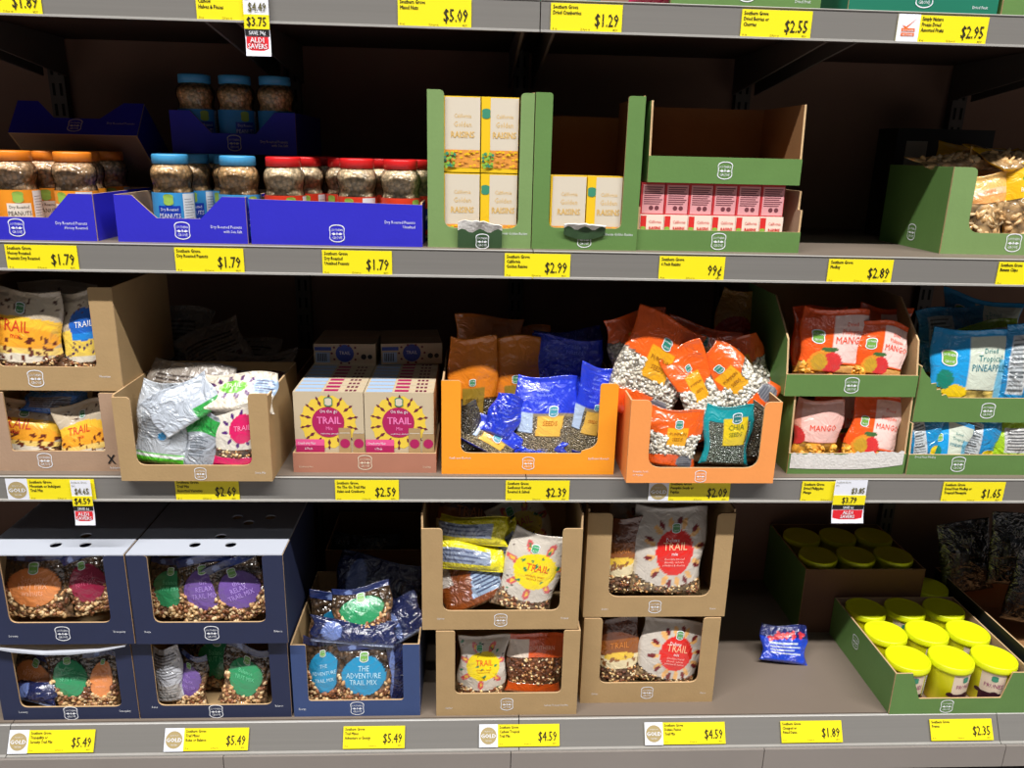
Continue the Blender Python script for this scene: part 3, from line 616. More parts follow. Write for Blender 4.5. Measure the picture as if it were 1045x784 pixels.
design('mango_pale', seal=.08, mat=F_SLICE, ops=[('base', (226, 150, 130)), ('rect', .12, 1, .32, .95, (240, 190, 180)), ('win', 0, 1, 0, .3, (246, 172, 60)), ('ell', 0, .38, .2, .16, (206, 50, 50))], text=[T_('MANGO', .55, .5, .17, (230, 70, 40))], nuts=(20, .011, [(246, 184, 70), (240, 160, 50)], (.01, .28)))
design('pineapple', seal=.08, mat=F_SLICE, ops=[('base', (34, 156, 222)), ('win', 0, 1, 0, .17, (238, 206, 110)), ('rect', .42, .98, .17, .9, (214, 222, 206)), ('rect', .8, .98, 0, .6, (120, 190, 220)), ('ell', .3, .14, .16, .1, (244, 206, 30)), ('ell', .16, .3, .1, .14, (30, 130, 110))],
       text=[T_('Dried', .68, .68, .085, (50, 130, 130)), T_('Tropical', .68, .57, .11, (50, 130, 130), sx=.8), T_('PINEAPPLE', .68, .44, .115, (30, 120, 140), sx=.8)], badge=(.2, .6, .18, (120, 170, 60)), back=[('base', (34, 156, 222))])
design('pineapple_back', seal=.07, mat=F_FOIL, ops=[('base', (30, 140, 200)), ('rect', .12, .5, .12, .85, (200, 206, 210)), ('lines', .14, .48, .15, .82, 12, (90, 96, 100)), ('ell', .78, .2, .2, .12, (240, 210, 40))])
design('lime_back', seal=.07, mat=F_FOIL, ops=[('base', (164, 206, 40)), ('rect', .25, .85, .2, .8, (206, 206, 206)), ('lines', .28, .82, .24, .76, 7, (80, 80, 84))])
design('chips_yellow', seal=.06, mat=F_SLICE, ops=[('base', (244, 186, 30)), ('win', 0, .75, 0, .6, (226, 184, 130)), ('ell', .6, .82, .3, .1, (96, 150, 40))], text=[T_('Banana', .4, .68, .12, (250, 250, 230)), T_('CHIPS', .4, .55, .14, (250, 250, 230))], badge=(.6, .8, .3, (110, 160, 50)), nuts=(30, .012, [(232, 196, 146), (220, 176, 118)], (.03, .55)))
design('chips_clear', seal=.06, mat=F_SLICE, ops=[('base', (236, 200, 158)), ('win', 0, 1, 0, .6, (222, 184, 132)), ('rect', 0, 1, .6, .72, (240, 170, 100)), ('rect', 0, 1, .8, 1, (240, 190, 110))], nuts=(46, .012, [(232, 200, 150), (214, 170, 112)], (.03, .6)), text=[T_('CHIPS', .5, .74, .12, (220, 120, 40))])
design('yellow_side', seal=.05, mat=F_FOIL, ops=[('base', (236, 222, 30)), ('rect', 0, .78, .25, .75, (150, 162, 186)), ('lines', .04, .74, .28, .72, 3, (90, 100, 130))])
design('brown_back', seal=.05, mat=F_FOIL, ops=[('base', (130, 64, 22)), ('para', .4, .8, .2, .8, (150, 170, 196), .2), ('lines', .48, .84, .24, .76, 7, (70, 80, 110)), ('rect', 0, .25, .6, 1, (206, 196, 186))])
design('prune_blue', seal=.06, mat=F_FOIL, ops=[('base', (30, 70, 206)), ('rect', 0, 1, .66, 1, (30, 40, 110)), ('dots', 16, .07, (220, 60, 70), .1, .9, .6, .8), ('lines', .15, .85, .2, .55, 4, (200, 210, 220))])
design('black_pack', seal=.06, mat=F_FOIL, ops=[('base', (26, 24, 26)), ('rect', .2, .5, .3, .6, (60, 58, 66))], text=[T_('dark', .5, .7, .2, (150, 150, 150))])
design('red_snack', seal=.06, mat=F_FOIL, ops=[('base', (206, 150, 60)), ('ell', .5, .35, .5, .34, (196, 40, 30))])
design('magenta_pack', seal=.06, mat=F_FOIL, ops=[('base', (206, 30, 96)), ('dots', 12, .08, (120, 20, 50), .1, .9, .1, .9)])
design('seed_dark', seal=.06, mat=F_SEED, ops=[('base', (90, 84, 70)), ('win', 0, 1, 0, .9, (92, 84, 66))])
# ------------------------------------------------------------------ jars
def jar_mat(name, c, cell=.011): 
    if name in MATS: return MATS[name]
    m = film(name, cell, .45, .55, .6, .75); nt = m.node_tree
    for n in list(nt.nodes):
        if n.type == 'ATTRIBUTE':
            rgb = nt.nodes.new('ShaderNodeRGB'); rgb.outputs[0].default_value = (*lin(c), 1); vl = nt.nodes.new('ShaderNodeValue'); vl.outputs[0].default_value = 1
            for l in list(nt.links):
                if l.from_node == n:
                    to = l.to_socket; src = rgb.outputs[0] if l.from_socket.name == 'Color' else vl.outputs[0]
                    nt.links.remove(l); nt.links.new(src, to)
            nt.nodes.remove(n)
    return m
def make_jar(kind):
    lidc = {'orange': (246, 138, 40), 'blue': (74, 162, 214), 'red': (222, 34, 36)}[kind]
    labc = {'orange': (240, 150, 40), 'blue': (60, 150, 214), 'red': (214, 60, 36)}[kind]
    nutc = {'orange': (226, 186, 142), 'blue': (224, 182, 128), 'red': (238, 212, 172)}[kind]
    prof = [(.034, .0), (.0395, .004), (.0405, .012), (.0405, .090), (.0385, .098), (.0376, .103), (.0388, .109), (.0414, .118), (.0422, .126), (.0405, .136), (.034, .145), (.031, .148), (.031, .154)]
    j = link('nut_jar', None)
    mb = MB(); mb.lathe([(max(r-.0018, .001), z+.001) for r, z in prof], jar_mat('peanuts_'+kind, nutc, .0075), 28); mb.obj('peanuts', j)['kind'] = 'stuff'
    mb = MB(); mb.lathe(prof, PLAS, 28, cap=False); mb.obj('clear_body', j)
    ml = mat('jar_lid_'+kind, lidc, .35, .03, 20)
    mb = MB(); mb.lathe([(.0325, .148), (.0345, .1485), (.0345, .164), (.0335, .1665), (.0300, .1672)], ml, 48, wob=.02); mb.obj('lid', j)
    la = mat('jar_label_'+kind, labc, .35, .03, 20); dk = mat('jar_panel_'+kind, {'orange': (236, 226, 214), 'blue': (24, 60, 176), 'red': (34, 40, 130)}[kind], .35)
    mb = MB(); mb.lathe([(.0411, .010), (.0411, .092)], la, 32, cap=False)
    R = .0415
    def cyl(x, z, off=0): a = x/R; return ((R+off)*math.sin(a), -(R+off)*math.cos(a), z)
    def patch(x0, x1, z0, z1, mt, off):
        n = 8; vs = [cyl(x0+(x1-x0)*i/n, z, off) for i in range(n+1) for z in (z0, z1)]
        mb.add(vs, [[2*i, 2*i+2, 2*i+3, 2*i+1] for i in range(n)], mt)
    patch(-.022, .022, .022, .066, dk, .0002)
    patch(.028, .06, .012, .090, mat('jar_nutrition_panel', (226, 228, 232), .4), .0004)
    for k in range(12): patch(.031, .056-.004*(k % 3), .018+.0055*k, .019+.0055*k, mat('label_grey_ink', (120, 124, 134), .6), .0007)
    tc = INK if kind == 'orange' else WI
    P = lambda a, b: cyl(a, b, .0008)
    txt(mb, 'Dry Roasted', 0, .056, .0085, tc, 'CENTER', .8, P=P); txt(mb, 'PEANUTS', 0, .042, .0125, tc, 'CENTER', .8, P=P, fat=.0003); txt(mb, {'orange': 'Honey', 'blue': 'with Sea Salt', 'red': 'Unsalted'}[kind], 0, .029, .0095, tc, 'CENTER', .8, P=P)
    bp = badge_pts(.02); gm = mat('ink_150_186_80', (150, 186, 80), .45)
    mb.add([cyl(a, .078+b, .0008) for a, b in bp], [list(range(len(bp)))], gm)
    mb.obj('label', j)
    return j
def copy_tree(o, parent=None):
    c = o.copy(); COL.objects.link(c); c.parent = parent
    for ch in list(o.children): copy_tree(ch, c)
    return c
JP = {}
def jar(kind, px, Y, z, yaw, label):
    if kind not in JP: JP[kind] = make_jar(kind); o = JP[kind]
    else: o = copy_tree(JP[kind])
    x = W(px, {0: 200}.get(0), Y)[0] if z < 1.4 else px
    o.location = (float(x), Y, z); o.rotation_euler = (0, 0, yaw)
    for k in ('label', 'category', 'group'):
        if k in o: del o[k]
    tag(o, label, 'jar', kind+' lidded peanut jars'); return o
B_ = S2+.0035
SL = ('slope', (.045, .045, .045, .092, .045))
def bt(label, x0, x1, yf, z0, words, front=SL, dep=.30, side=None, rot=None, lm=WI):
    return tray('blue_tray', label, x0, x1, yf, dep, z0, BLU, KG, front, side or [(0, .092), (dep, .092)], .092, logo=.024, lsize=.032, words=words, lmat=lm, rot=rot)
bt('blue printed tray of honey roasted peanuts at the left end of the second shelf', -1.06, -.753, .022, S2, [('Dry Roasted Peanuts', .138, .032, .0085, 'RIGHT'), ('Honey Roasted', .138, .023, .0085, 'RIGHT')])
bt('blue printed tray with notched front holding two blue lidded jars', -.712, -.456, .022, S2, [('Dry Roasted Peanuts', .118, .030, .0085, 'RIGHT'), ('with Sea Salt', .118, .021, .0085, 'RIGHT')], ('slope', (.035, .045, .048, .092, .045)))
bt('long blue printed tray with straight front holding red lidded jars', -.449, -.105, .022, S2, [('Dry Roasted Peanuts', .158, .046, .0085, 'RIGHT'), ('Unsalted', .158, .037, .0085, 'RIGHT')], ('band', (.089, .084)), side=[(0, .088), (.3, .088)])
for i, (k, px, Y, lb) in enumerate([
    ('orange', 18, .083, 'orange lidded peanut jar nearest the left edge, front row'), ('orange', 79, .09, 'orange lidded peanut jar at the right end of the front row'),
    ('orange', -50, .09, 'orange lidded peanut jar outside the left edge'),
    ('orange', 53, .172, 'orange lidded jar in the second row, between the two front jars'), ('orange', 88, .18, 'orange lidded jar in the second row by the tray side'), ('orange', 3, .172, 'orange lidded jar in the second row near the left edge'),
    ('orange', 62, .268, 'orange lidded jar in the dark back row, left one'), ('orange', 113, .285, 'orange lidded jar in the dark back row, right one'),
    ('blue', 177, .10, 'blue lidded peanut jar with its dark blue front label in full view'), ('blue', 245, .075, 'bright blue lidded jar beside the red lidded jars'),
    ('blue', 199, .19, 'shaded blue lidded jar behind the left front jar'), ('blue', 238, .19, 'shaded blue lidded jar behind the bright right one'), ('blue', 180, .275, 'shaded blue lidded jar in the back row, left'), ('blue', 222, .275, 'shaded blue lidded jar in the back row, right'),
    ('red', 291, .078, 'red lidded peanut jar at the left of the front row'), ('red', 365, .085, 'red lidded peanut jar in the middle of the front row'), ('red', 409, .072, 'red lidded peanut jar at the right end, beside the raisin cartons'),
    ('red', 312, .165, 'shaded red lidded jar behind the left front one'), ('red', 352, .175, 'shaded red lidded jar in the second row, third from the right'), ('red', 390, .172, 'shaded red lidded jar in the second row, second from the right'), ('red', 426, .162, 'shaded red lidded jar at the right end of the second row'),
    ('red', 330, .262, 'red lidded jar in the dark back row, left'), ('red', 372, .265, 'red lidded jar in the dark back row, middle'), ('red', 410, .265, 'red lidded jar in the dark back row, right')]):
    jar(k, px, Y, B_, [.5, -.3, .9, .2, -.6, .4, 1.0][i % 7] if not (k == 'blue' and px == 177) else .1, lb)
bt('dim blue tray stacked on the blue lidded jars, three jars inside', -.683, -.405, .285, B_+.1675, [('Dry Roasted Peanuts', .12, .026, .0085, 'RIGHT'), ('with Sea Salt', .12, .018, .0085, 'RIGHT')], lm=KI)
z2 = B_+.1675+.004
for x, lb in ((-.652, 'dim blue lidded jar high up, left of three'), (-.562, 'dim blue lidded jar high up, middle of three'), (-.472, 'dim blue lidded jar high up, right of three')): jar('blue', x+.014, .335, z2, .7, lb)
bt('dim blue tray tipped up behind the orange lidded jars', -1.035, -.755, .275, 1.483, [('Dry Roasted Peanuts', .13, .03, .0085, 'RIGHT')], rot=(math.radians(-40), 0, 0), lm=KI)
# ------------------------------------------------------------------ cartons
def carton(name, label, x0, x1, y0, y1, z0, z1, base, paintf, cat='carton', group=None, rot=None):
    o = tag(link(name, None, None, ((x0+x1)/2, y0, z0), rot), label, cat, group); w = x1-x0; h = z1-z0; d = y1-y0
    mb = MB(); mb.box(-w/2, w/2, 0, d, 0, h, base)
    mb.box(-w/2+.002, w/2-.002, d*.48, d*.5, h, h+.0004, EDGE)
    mb.obj('box', o)
    m2 = MB(); paintf(m2, w, d, h); m2.obj('printed_front', o); return o
RY_ = mat('raisin_yellow', (240, 196, 30), .45); RW = mat('raisin_white', (216, 205, 186), .5); RG = mat('grape_green', (136, 186, 70), .5)
RR = mat('golden_raisin_brown', (226, 152, 60), .6, .3, 260); RI = mat('pale_gold_ink', (226, 186, 110), .5); RED = mat('carton_red', (220, 44, 40), .5)
TEAL = mat('emblem_teal', (60, 140, 110), .5)
def raisin_print(side):
    def f(m, w, d, h):
        y = -.0004
        def q(x0, x1, z0, z1, mt, yy=y): m.add([(x0, yy, z0), (x1, yy, z0), (x1, yy, z1), (x0, yy, z1)], [[0, 1, 2, 3]], mt)
        xl = -w/2+(.018 if side else .004)
        q(xl, w/2-.0005, h*.3, h-.002, RW); q(xl, w/2-.0005, h*.06, h*.3, RR)
        if side:
            b = badge_pts(.017); m.add([(-w/2+.0095+a, y*2, h*.78+c) for a, c in b], [list(range(len(b)))], TEAL)
        r = random.Random(5)
        for i in range(26):
            gx = -w/2+.004+r.random()*.02; gz = h*(.06+r.random()*.2); rr = .003
            m.add([(gx+rr*math.cos(t*PI/4), y*3-.0002*i, gz+rr*math.sin(t*PI/4)) for t in range(8)], [list(range(8))], RG if i % 3 else TEAL)
        for i in range(34):
            gx = xl+.012+r.random()*(w/2-xl-.014); gz = h*(.07+r.random()*.22); rr = .0032
            m.add([(gx+rr*math.cos(t*PI/4), y*2-.0001*i, gz+rr*.6*math.sin(t*PI/4)) for t in range(8)], [list(range(8))], RR if i % 2 else RY_)
        cx = (xl+w/2)/2
        txt(m, 'California', cx, h*.72, .011, RI, 'CENTER', .8, y=y*2); txt(m, 'Golden', cx, h*.6, .015, RI, 'CENTER', .8, y=y*2); txt(m, 'RAISINS', cx, h*.46, .0175, RI, 'CENTER', .78, y=y*2, fat=.0004)
    return f
TRY = dict(cat='display tray')
# two tall green trays: column-framed fronts
zc = S2+.0035
tray('green_tray', 'tall green tray full of golden raisin cartons, left of the two tall ones', -.094, .1165, .026, .28, S2, GRN, KR, ('window', (.033, .027, .040, .304, .302, .02)), [(0, .303), (.28, .303)], .303, fmat=GRL, logo=.0205, lsize=.03, words=[('California Golden Raisins', .098, .028, .0075, 'RIGHT')])
tray('green_tray', 'tall green tray nearly empty with two golden raisin cartons at the bottom', .1185, .336, .026, .28, S2, GRN, KD, ('window', (.034, .034, .044, .304, .302, .014)), [(0, .303), (.28, .303)], .272, logo=.0205, lsize=.03, words=[('California Golden Raisins', .1, .03, .0075, 'RIGHT')])
for x0, x1, z, sd, lb in ((-.0635, .0105, zc, 0, 'golden raisin carton, lower left in the full tall tray'), (.0125, .0865, zc, 1, 'golden raisin carton, lower right in the full tall tray'), (-.0635, .0105, zc+.146, 0, 'golden raisin carton, upper left in the full tall tray'), (.0125, .0865, zc+.146, 1, 'golden raisin carton, upper right in the full tall tray'),
    (.1545, .2275, zc, 0, 'golden raisin carton without side stripe, left in the nearly empty tall tray'), (.2295, .3015, zc, 1, 'golden raisin carton with yellow side stripe in the nearly empty tall tray')):
    carton('raisin_carton', lb, x0, x1, .034, .084, z, z+.144, RY_, raisin_print(sd), group='golden raisin cartons')
# torn flaps on the two tall trays
def torn_flap(x, z, w, h, up, label):
    mb = MB(); r = random.Random(int(x*1000)); n = 12; top = []; bot = []
    for i in range(n+1):
        t = i/n; px = -w/2+w*t; top.append((px, -.012-.006*math.sin(t*3), h*(.45+.1*math.sin(t*5)+.12*r.random()))); bot.append((px, -.005, -h*.5+.01*math.sin(t*PI)*-1))
    mid = [(p[0], -.010, h*.18+.004*math.sin(i*1.3)) for i, p in enumerate(top)]
    vs = bot+mid+top; k = n+1
    mb.add(vs, [[i, i+1, i+1+k, i+k] for i in range(n)], mat('dark_green_flap', (54, 84, 50), .6)); mb.add(vs, [[i+k, i+1+k, i+1+2*k, i+2*k] for i in range(n)], TORN)
    o = mb.obj('torn_flap', None, (x, .026, z)); md = o.modifiers.new('s', 'SOLIDIFY'); md.thickness = .003
    if up: badge(o, (.005, -.0135, -.012), .028)
    return tag(o, label, 'cardboard flap')
torn_flap(.012, S2+.0265, .09, .05, True, 'torn grey and dark green flap on the front of the full tall tray')
torn_flap(.226, S2+.041, .085, .02, False, 'small torn curled flap on the front of the nearly empty tall tray')
# raisin mini packs
def pack_front(m, w, d, h):
    m.add([(-w/2+.001, -.0004, .002), (-w/2+.013, -.0004, .002), (-w/2+.013, -.0004, h-.002), (-w/2+.001, -.0004, h-.002)], [[0, 1, 2, 3]], RED)
    b = badge_pts(.011); m.add([(-w/2+.007+a, -.0008, h-.03+c) for a, c in b], [list(range(len(b)))], RG)
    txt(m, 'California', .007, h-.017, .009, RED, 'CENTER', .75, y=-.0006); txt(m, 'RAISINS', .007, h-.030, .0095, RED, 'CENTER', .75, y=-.0006, fat=.0002)
PKB = mat('pack_back_pink', (222, 156, 160), .5); PKI = mat('pack_ink_plum', (110, 50, 60), .6)
def pack_back(m, w, d, h):
    m.add([(-w/2+.004, -.0004, .002), (w/2-.001, -.0004, .002), (w/2-.001, -.0004, h-.004), (-w/2+.004, -.0004, h-.004)], [[0, 1, 2, 3]], PKB)
    for i in range(9):
        z = h-.010-.0042*i; m.add([(-w/2+.007, -.0007, z), (w/2-.004-.006*((i*7) % 3)/2, -.0007, z), (w/2-.004-.006*((i*7) % 3)/2, -.0007, z+.0018), (-w/2+.007, -.0007, z+.0018)], [[0, 1, 2, 3]], PKI)
    for k in (-.002, .010):
        m.add([(k+.0048*math.cos(t*PI/5), -.0008, .013+.0048*math.sin(t*PI/5)) for t in range(10)], [list(range(10))], PKI)
RWB = mat('pack_white', (244, 222, 206), .5); RDB = mat('pack_red_edge', (196, 50, 56), .5)
tray('green_tray', 'low green tray of raisin six packs', .338, .683, .035, .26, S2, GRN, KG, ('band', (.043, .043)), [(0, .05), (.004, .088), (.02, .088), (.02, .126), (.26, .126)], .126, logo=.021, lsize=.032)
for i in range(6):
    x = .3435+i*.0505
    carton('raisin_pack', 'white and red raisin pack, %s from the left in the lower layer' % ['first', 'second', 'third', 'fourth', 'fifth', 'last'][i], x, x+.0495, .042, .14, zc, zc+.069, RWB, pack_front, 'carton', 'raisin packs in the low green tray')
    carton('raisin_pack', 'pink backed raisin pack, %s from the left in the upper layer' % ['first', 'second', 'third', 'fourth', 'fifth', 'last'][i], x, x+.0495, .05, .14, zc+.0695, zc+.0695+.064, RDB, pack_back, 'carton', 'raisin packs in the low green tray')
tray('green_tray', 'empty green tray with kraft interior stacked on the raisin packs', .352, .668, .035, .25, zc+.1345, GRN, KD, ('band', (.052, .052)), [(0, .052), (.012, .158), (.25, .158)], .158, logo=.026, lsize=.032)
# green tray at the right end
tray('green_tray', 'tall green tray of yellow snack pouches at the right end of the second shelf', 1.011, 1.34, .07, .27, S2, GRN, KG, ('window', (.052, .05, .046, .182, .182, .028)), [(0, .182), (.27, .182)], .182, fmat=GRL, logo=.026, lsize=.036, logo_x=-.005)
pouch('snack_pouch', 'chips_clear', 2, 1003, 215, .115, 44, 70, 0, 5, 'clear beige snack pouch at the left inside the green tray, second shelf', T=.05)
pouch('snack_pouch', 'chips_yellow', 3, 1047, 212, .11, 50, 84, -4, 6, 'yellow snack pouch with green emblem at the right edge, second shelf', T=.05)
pouch('snack_pouch', 'chips_clear', 5, 1000, 192, .19, 40, 70, 5, 4, 'beige snack pouch behind the front clear one', T=.05)
pouch('snack_pouch', 'chips_yellow', 9, 975, 180, .25, 48, 60, 12, 20, 'yellow topped snack pouch rising behind the tray side', T=.05)
pouch('snack_pouch', 'chips_clear', 7, 985, 163, .20, 110, 20, -4, 72, 'flat beige snack pouch lying on top of the green tray', T=.03)
pouch('snack_pouch', 'chips_yellow', 11, 1030, 160, .17, 70, 26, -14, 70, 'yellow snack pouch lying across the top at the right edge', T=.03)
# ------------------------------------------------------------------ third shelf
Z3 = S3
R_ = ('window', (.05, .045, .052, .215, .215, .016))
def kt(label, x0, x1, yf, z0, mt, inn, front, dep=.3, hb=.2, name='kraft_tray', **k): return tray(name, label, x0, x1, yf, dep, z0, mt, inn, front, k.pop('side', None) or [(0, hb), (dep, hb)], k.pop('back', hb), **k)
kt('brown cardboard tray of trail mix with a handwritten X, lower left on the third shelf', -1.04, -.757, .025, S3, KG, KR, ('window', (.05, .036, .046, .178, .178, .006)), hb=.178, logo=.024, lsize=.032, logo_x=-.025, words=[('Indulgent', .122, .006, .007, 'CENTER')], lmat=None)
mb = MB(); txt(mb, 'X', .116, .018, .03, BLK, 'CENTER', .8, y=-.001, fat=.0006); mb.obj('handwritten_mark', bpy.data.objects['kraft_tray'])['label'] = 'black handwritten X'
kt('kraft cardboard tray of trail mix stacked at the upper left of the third shelf', -1.04, -.742, .03, .9605, KR, KR, ('window', (.05, .048, .052, .222, .222, .012)), hb=.222, logo=.026, lsize=.034, logo_x=-.028, words=[('Mountain', .115, .03, .007, 'CENTER')])
Pn = 'trail_mix_pouch'
pouch(Pn, 'trail_yellow', 1, 24, 338, .065, 84, 84, 3, 4, 'large trail mix pouch with orange TRAIL lettering in the upper left kraft tray', T=.05)
pouch(Pn, 'trail_blue', 2, 88, 338, .072, 54, 80, -2, 4, 'trail mix pouch with blue oval partly behind the upper tray column', T=.045)
pouch(Pn, 'trail_yellow', 3, 60, 330, .14, 80, 82, 2, 4, 'trail mix pouch in the shade behind the two upper left pouches', T=.05)
pouch(Pn, 'trail_yellow', 5, 24, 437, .085, 78, 58, 6, 14, 'glossy yellow trail mix pouch at the left edge of the lower tray', T=.05)
pouch(Pn, 'trail_yellow', 6, 88, 442, .062, 56, 62, -8, 8, 'glossy yellow trail mix pouch at the right of the lower left tray', T=.045)
pouch('snack_pouch', 'blue_pack', 2, 56, 411, .10, 64, 20, 6, 30, 'blue and grey pouch lying across the two yellow pouches', T=.03, pillow=True)
pouch(Pn, 'trail_yellow', 8, 50, 425, .16, 90, 60, 4, 10, 'trail mix pouch in the shade at the back of the lower left tray', T=.05)
kt('wide kraft tray overhanging the third shelf, filled with silver and pink pouches', -.742, -.426, -.028, S3, KR, KR, ('window', (.036, .04, .036, .186, .196, .02)), hb=.19, dep=.28, logo=.017, lsize=.026, words=[('Snack Mix', .145, .018, .0065, 'RIGHT')], logo_x=.008)
pouch('snack_pouch', 'silver_back', 2, 170, 432, .02, 62, 82, 8, 10, 'silver backed pouch with green foot at the left in the wide kraft tray', T=.035)
design('silver_plain', seal=.07, mat=F_FOIL, ops=[('base', (196, 204, 216)), ('rect', 0, 1, .0, .04, (230, 234, 240)), ('rect', .6, 1, .0, .3, (60, 170, 80))])
pouch('snack_pouch', 'silver_plain', 4, 187, 413, .0, 70, 40, -32, 12, 'crumpled plain silver pouch top crossing the left silver pouch', T=.02)
pouch('snack_pouch', 'silver_green', 7, 207, 449, .0, 34, 58, 6, 4, 'narrow silver and green pouch standing in the middle of the wide kraft tray', T=.025)
pouch(Pn, 'trail_pink', 2, 242, 444, -.005, 50, 66, 2, 3, 'trail mix pouch with pink disc at the right of the wide kraft tray', T=.035)
pouch(Pn, 'beige_top', 2, 243, 401, .02, 78, 32, 3, 38, 'beige pouch with lime green disc folded forward over the pink one', T=.03)
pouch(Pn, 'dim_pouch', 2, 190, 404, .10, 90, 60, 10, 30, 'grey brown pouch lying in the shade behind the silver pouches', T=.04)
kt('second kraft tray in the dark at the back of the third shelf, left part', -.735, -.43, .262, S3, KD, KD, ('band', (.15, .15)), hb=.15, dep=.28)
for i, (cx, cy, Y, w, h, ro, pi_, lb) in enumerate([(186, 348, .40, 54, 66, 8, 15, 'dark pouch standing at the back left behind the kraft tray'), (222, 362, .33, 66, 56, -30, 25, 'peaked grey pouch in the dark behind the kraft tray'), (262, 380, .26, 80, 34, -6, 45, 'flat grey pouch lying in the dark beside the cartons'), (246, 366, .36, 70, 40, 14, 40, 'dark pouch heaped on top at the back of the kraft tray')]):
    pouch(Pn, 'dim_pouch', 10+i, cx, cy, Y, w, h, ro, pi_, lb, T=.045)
# trail mix cartons
kt('low reddish brown tray of trail mix cartons', -.392, -.079, .022, S3, KP, KR, ('band', (.046, .046)), hb=.046, dep=.36, logo=.024, lsize=.032, words=[('Cranberry Nut', -.145, .012, .006, 'LEFT'), ('Trail Mix', .145, .012, .006, 'RIGHT')], lmat=KI)
CTB = mat('carton_beige', (204, 186, 156), .6, .04, 40); MAG = mat('carton_magenta', (178, 26, 92), .5); YLS = mat('sunburst_yellow', (240, 206, 70), .55); LEAF = mat('sunburst_maroon', (112, 34, 60), .55); PNK = mat('carton_pink', (238, 90, 150), .5); PNT = mat('pink_ink', (246, 130, 190), .5); BLD = mat('carton_blue_disc', (40, 70, 170), .5); LBL = mat('carton_light_blue', (170, 196, 230), .5)
def disc(m, cx, cz, r, y, mt, n=24, P=None, rz=None):
    P = P or (lambda a, b: (a, y, b)); rz = rz or r
    m.add([P(cx+r*math.cos(2*PI*t/n), cz+rz*math.sin(2*PI*t/n)) for t in range(n)], [list(range(n))], mt)
def trail_front(m, w, d, h):
    y = -.0004
    vs = []; n = 32
    for t in range(n):
        r = .058+.004*(t % 2); vs.append((-.002+r*math.cos(2*PI*t/n), y, h*.62+r*math.sin(2*PI*t/n)))
    m.add(vs, [list(range(n))], YLS)
    for t in range(14):
        a = 2*PI*t/14+.2
        for rr, s in ((.047, .008), (.0585, .006)):
            cx = rr*math.cos(a); cz = h*.62+rr*math.sin(a); 
            m.add([(cx+s*math.cos(a)*c0-s*.45*math.sin(a)*s0, y*2, cz+s*math.sin(a)*c0+s*.45*math.cos(a)*s0) for c0, s0 in ((1, 0), (0, 1), (-1, 0), (0, -1))], [[0, 1, 2, 3]], LEAF)
    disc(m, -.002, h*.62, .035, y*3, MAG)
    txt(m, 'On the go', 0, h*.74, .011, WI, 'CENTER', y=y*4); txt(m, 'TRAIL', 0, h*.60, .0235, PNT, 'CENTER', y=y*4, fat=.0005); txt(m, 'Mix', 0, h*.52, .012, PNT, 'CENTER', y=y*4); txt(m, 'cranberries, almonds', 0, h*.465, .0055, WI, 'CENTER', y=y*4)
    b = badge_pts(.019); m.add([(a, y*5, h*.88+c) for a, c in b], [list(range(len(b)))], TEAL); b = badge_pts(.015); m.add([(a, y*6, h*.88+c) for a, c in b], [list(range(len(b)))], RW)
    def q(x0, x1, z0, z1, mt, yy): m.add([(x0, yy, z0), (x1, yy, z0), (x1, yy, z1), (x0, yy, z1)], [[0, 1, 2, 3]], mt)
    q(-w/2+.001, -.012, h*.32, h*.40, PNK, y*3.5); q(-w/2+.001, -.012, h*.2, h*.32, MAG, y*3.5)
    txt(m, 'Cranberry Nut', -w/2+.005, h*.335, .0085, WI, y=y*4, sx=.75); txt(m, '6 Pack', -w/2+.02, h*.265, .0085, WI, y=y*4, sx=.75)
    for x0, rz in ((.02, 0), (.05, .002)):
        q(x0, x0+.026, .03, h*.55-rz*6, KR, y*5+rz*.02); disc(m, x0+.013, h*.35, .011, y*6, MAG, 12); q(x0+.002, x0+.024, h*.48, h*.49, RW, y*6)
    # printed top edge
    for k in range(2):
        z = h+.0004; y0 = d*.52*k+.003
        m.add([(-w/2+.004, y0, z), (-.015, y0, z), (-.015, y0+d*.4, z), (-w/2+.004, y0+d*.4, z)], [[0, 1, 2, 3]], LBL)
        m.add([(-.01, y0+.003, z), (.02, y0+.003, z), (.02, y0+d*.34, z), (-.01, y0+d*.34, z)], [[0, 1, 2, 3]], MAG)
        for k2 in range(3): m.add([(.035+.009*k2, y0+.003, z), (.041+.009*k2, y0+.003, z), (.041+.009*k2, y0+d*.3, z), (.035+.009*k2, y0+d*.3, z)], [[0, 1, 2, 3]], LEAF)
def trail_back(m, w, d, h):
    y = -.0005
    disc(m, .0, h*.55, min(.022, h*.42), y, BLD, 16); 
    for t in range(10):
        a = 2*PI*t/10; cx = .031*math.cos(a); cz = h*.55+h*.48*math.sin(a); disc(m, cx, max(.004, min(h-.004, cz)), .003, y*1.5, LEAF, 6)
    m.add([(-w/2+.004, y, .006), (-.036, y, .006), (-.036, y, h*.6), (-w/2+.004, y, h*.6)], [[0, 1, 2, 3]], LBL); m.add([(-w/2+.002, y, h*.68), (-.032, y, h*.68), (-.032, y, h*.85), (-w/2+.002, y, h*.85)], [[0, 1, 2, 3]], BLD)
    for k in range(6): m.add([(-w/2+.008+.004*k, y*2, .009), (-w/2+.010+.004*k, y*2, .009), (-w/2+.010+.004*k, y*2, h*.55), (-w/2+.008+.004*k, y*2, h*.55)], [[0, 1, 2, 3]], BLK)
    disc(m, .045, h*.4, .007, y, BLK, 8); disc(m, .06, h*.4, .006, y, BLK, 8)
    txt(m, 'TRAIL', 0, h*.5, .012, WI, 'CENTER', y=y*2)
zb = S3+.0035
posn = ['front', 'second', 'third', 'fourth', 'fifth', 'back']
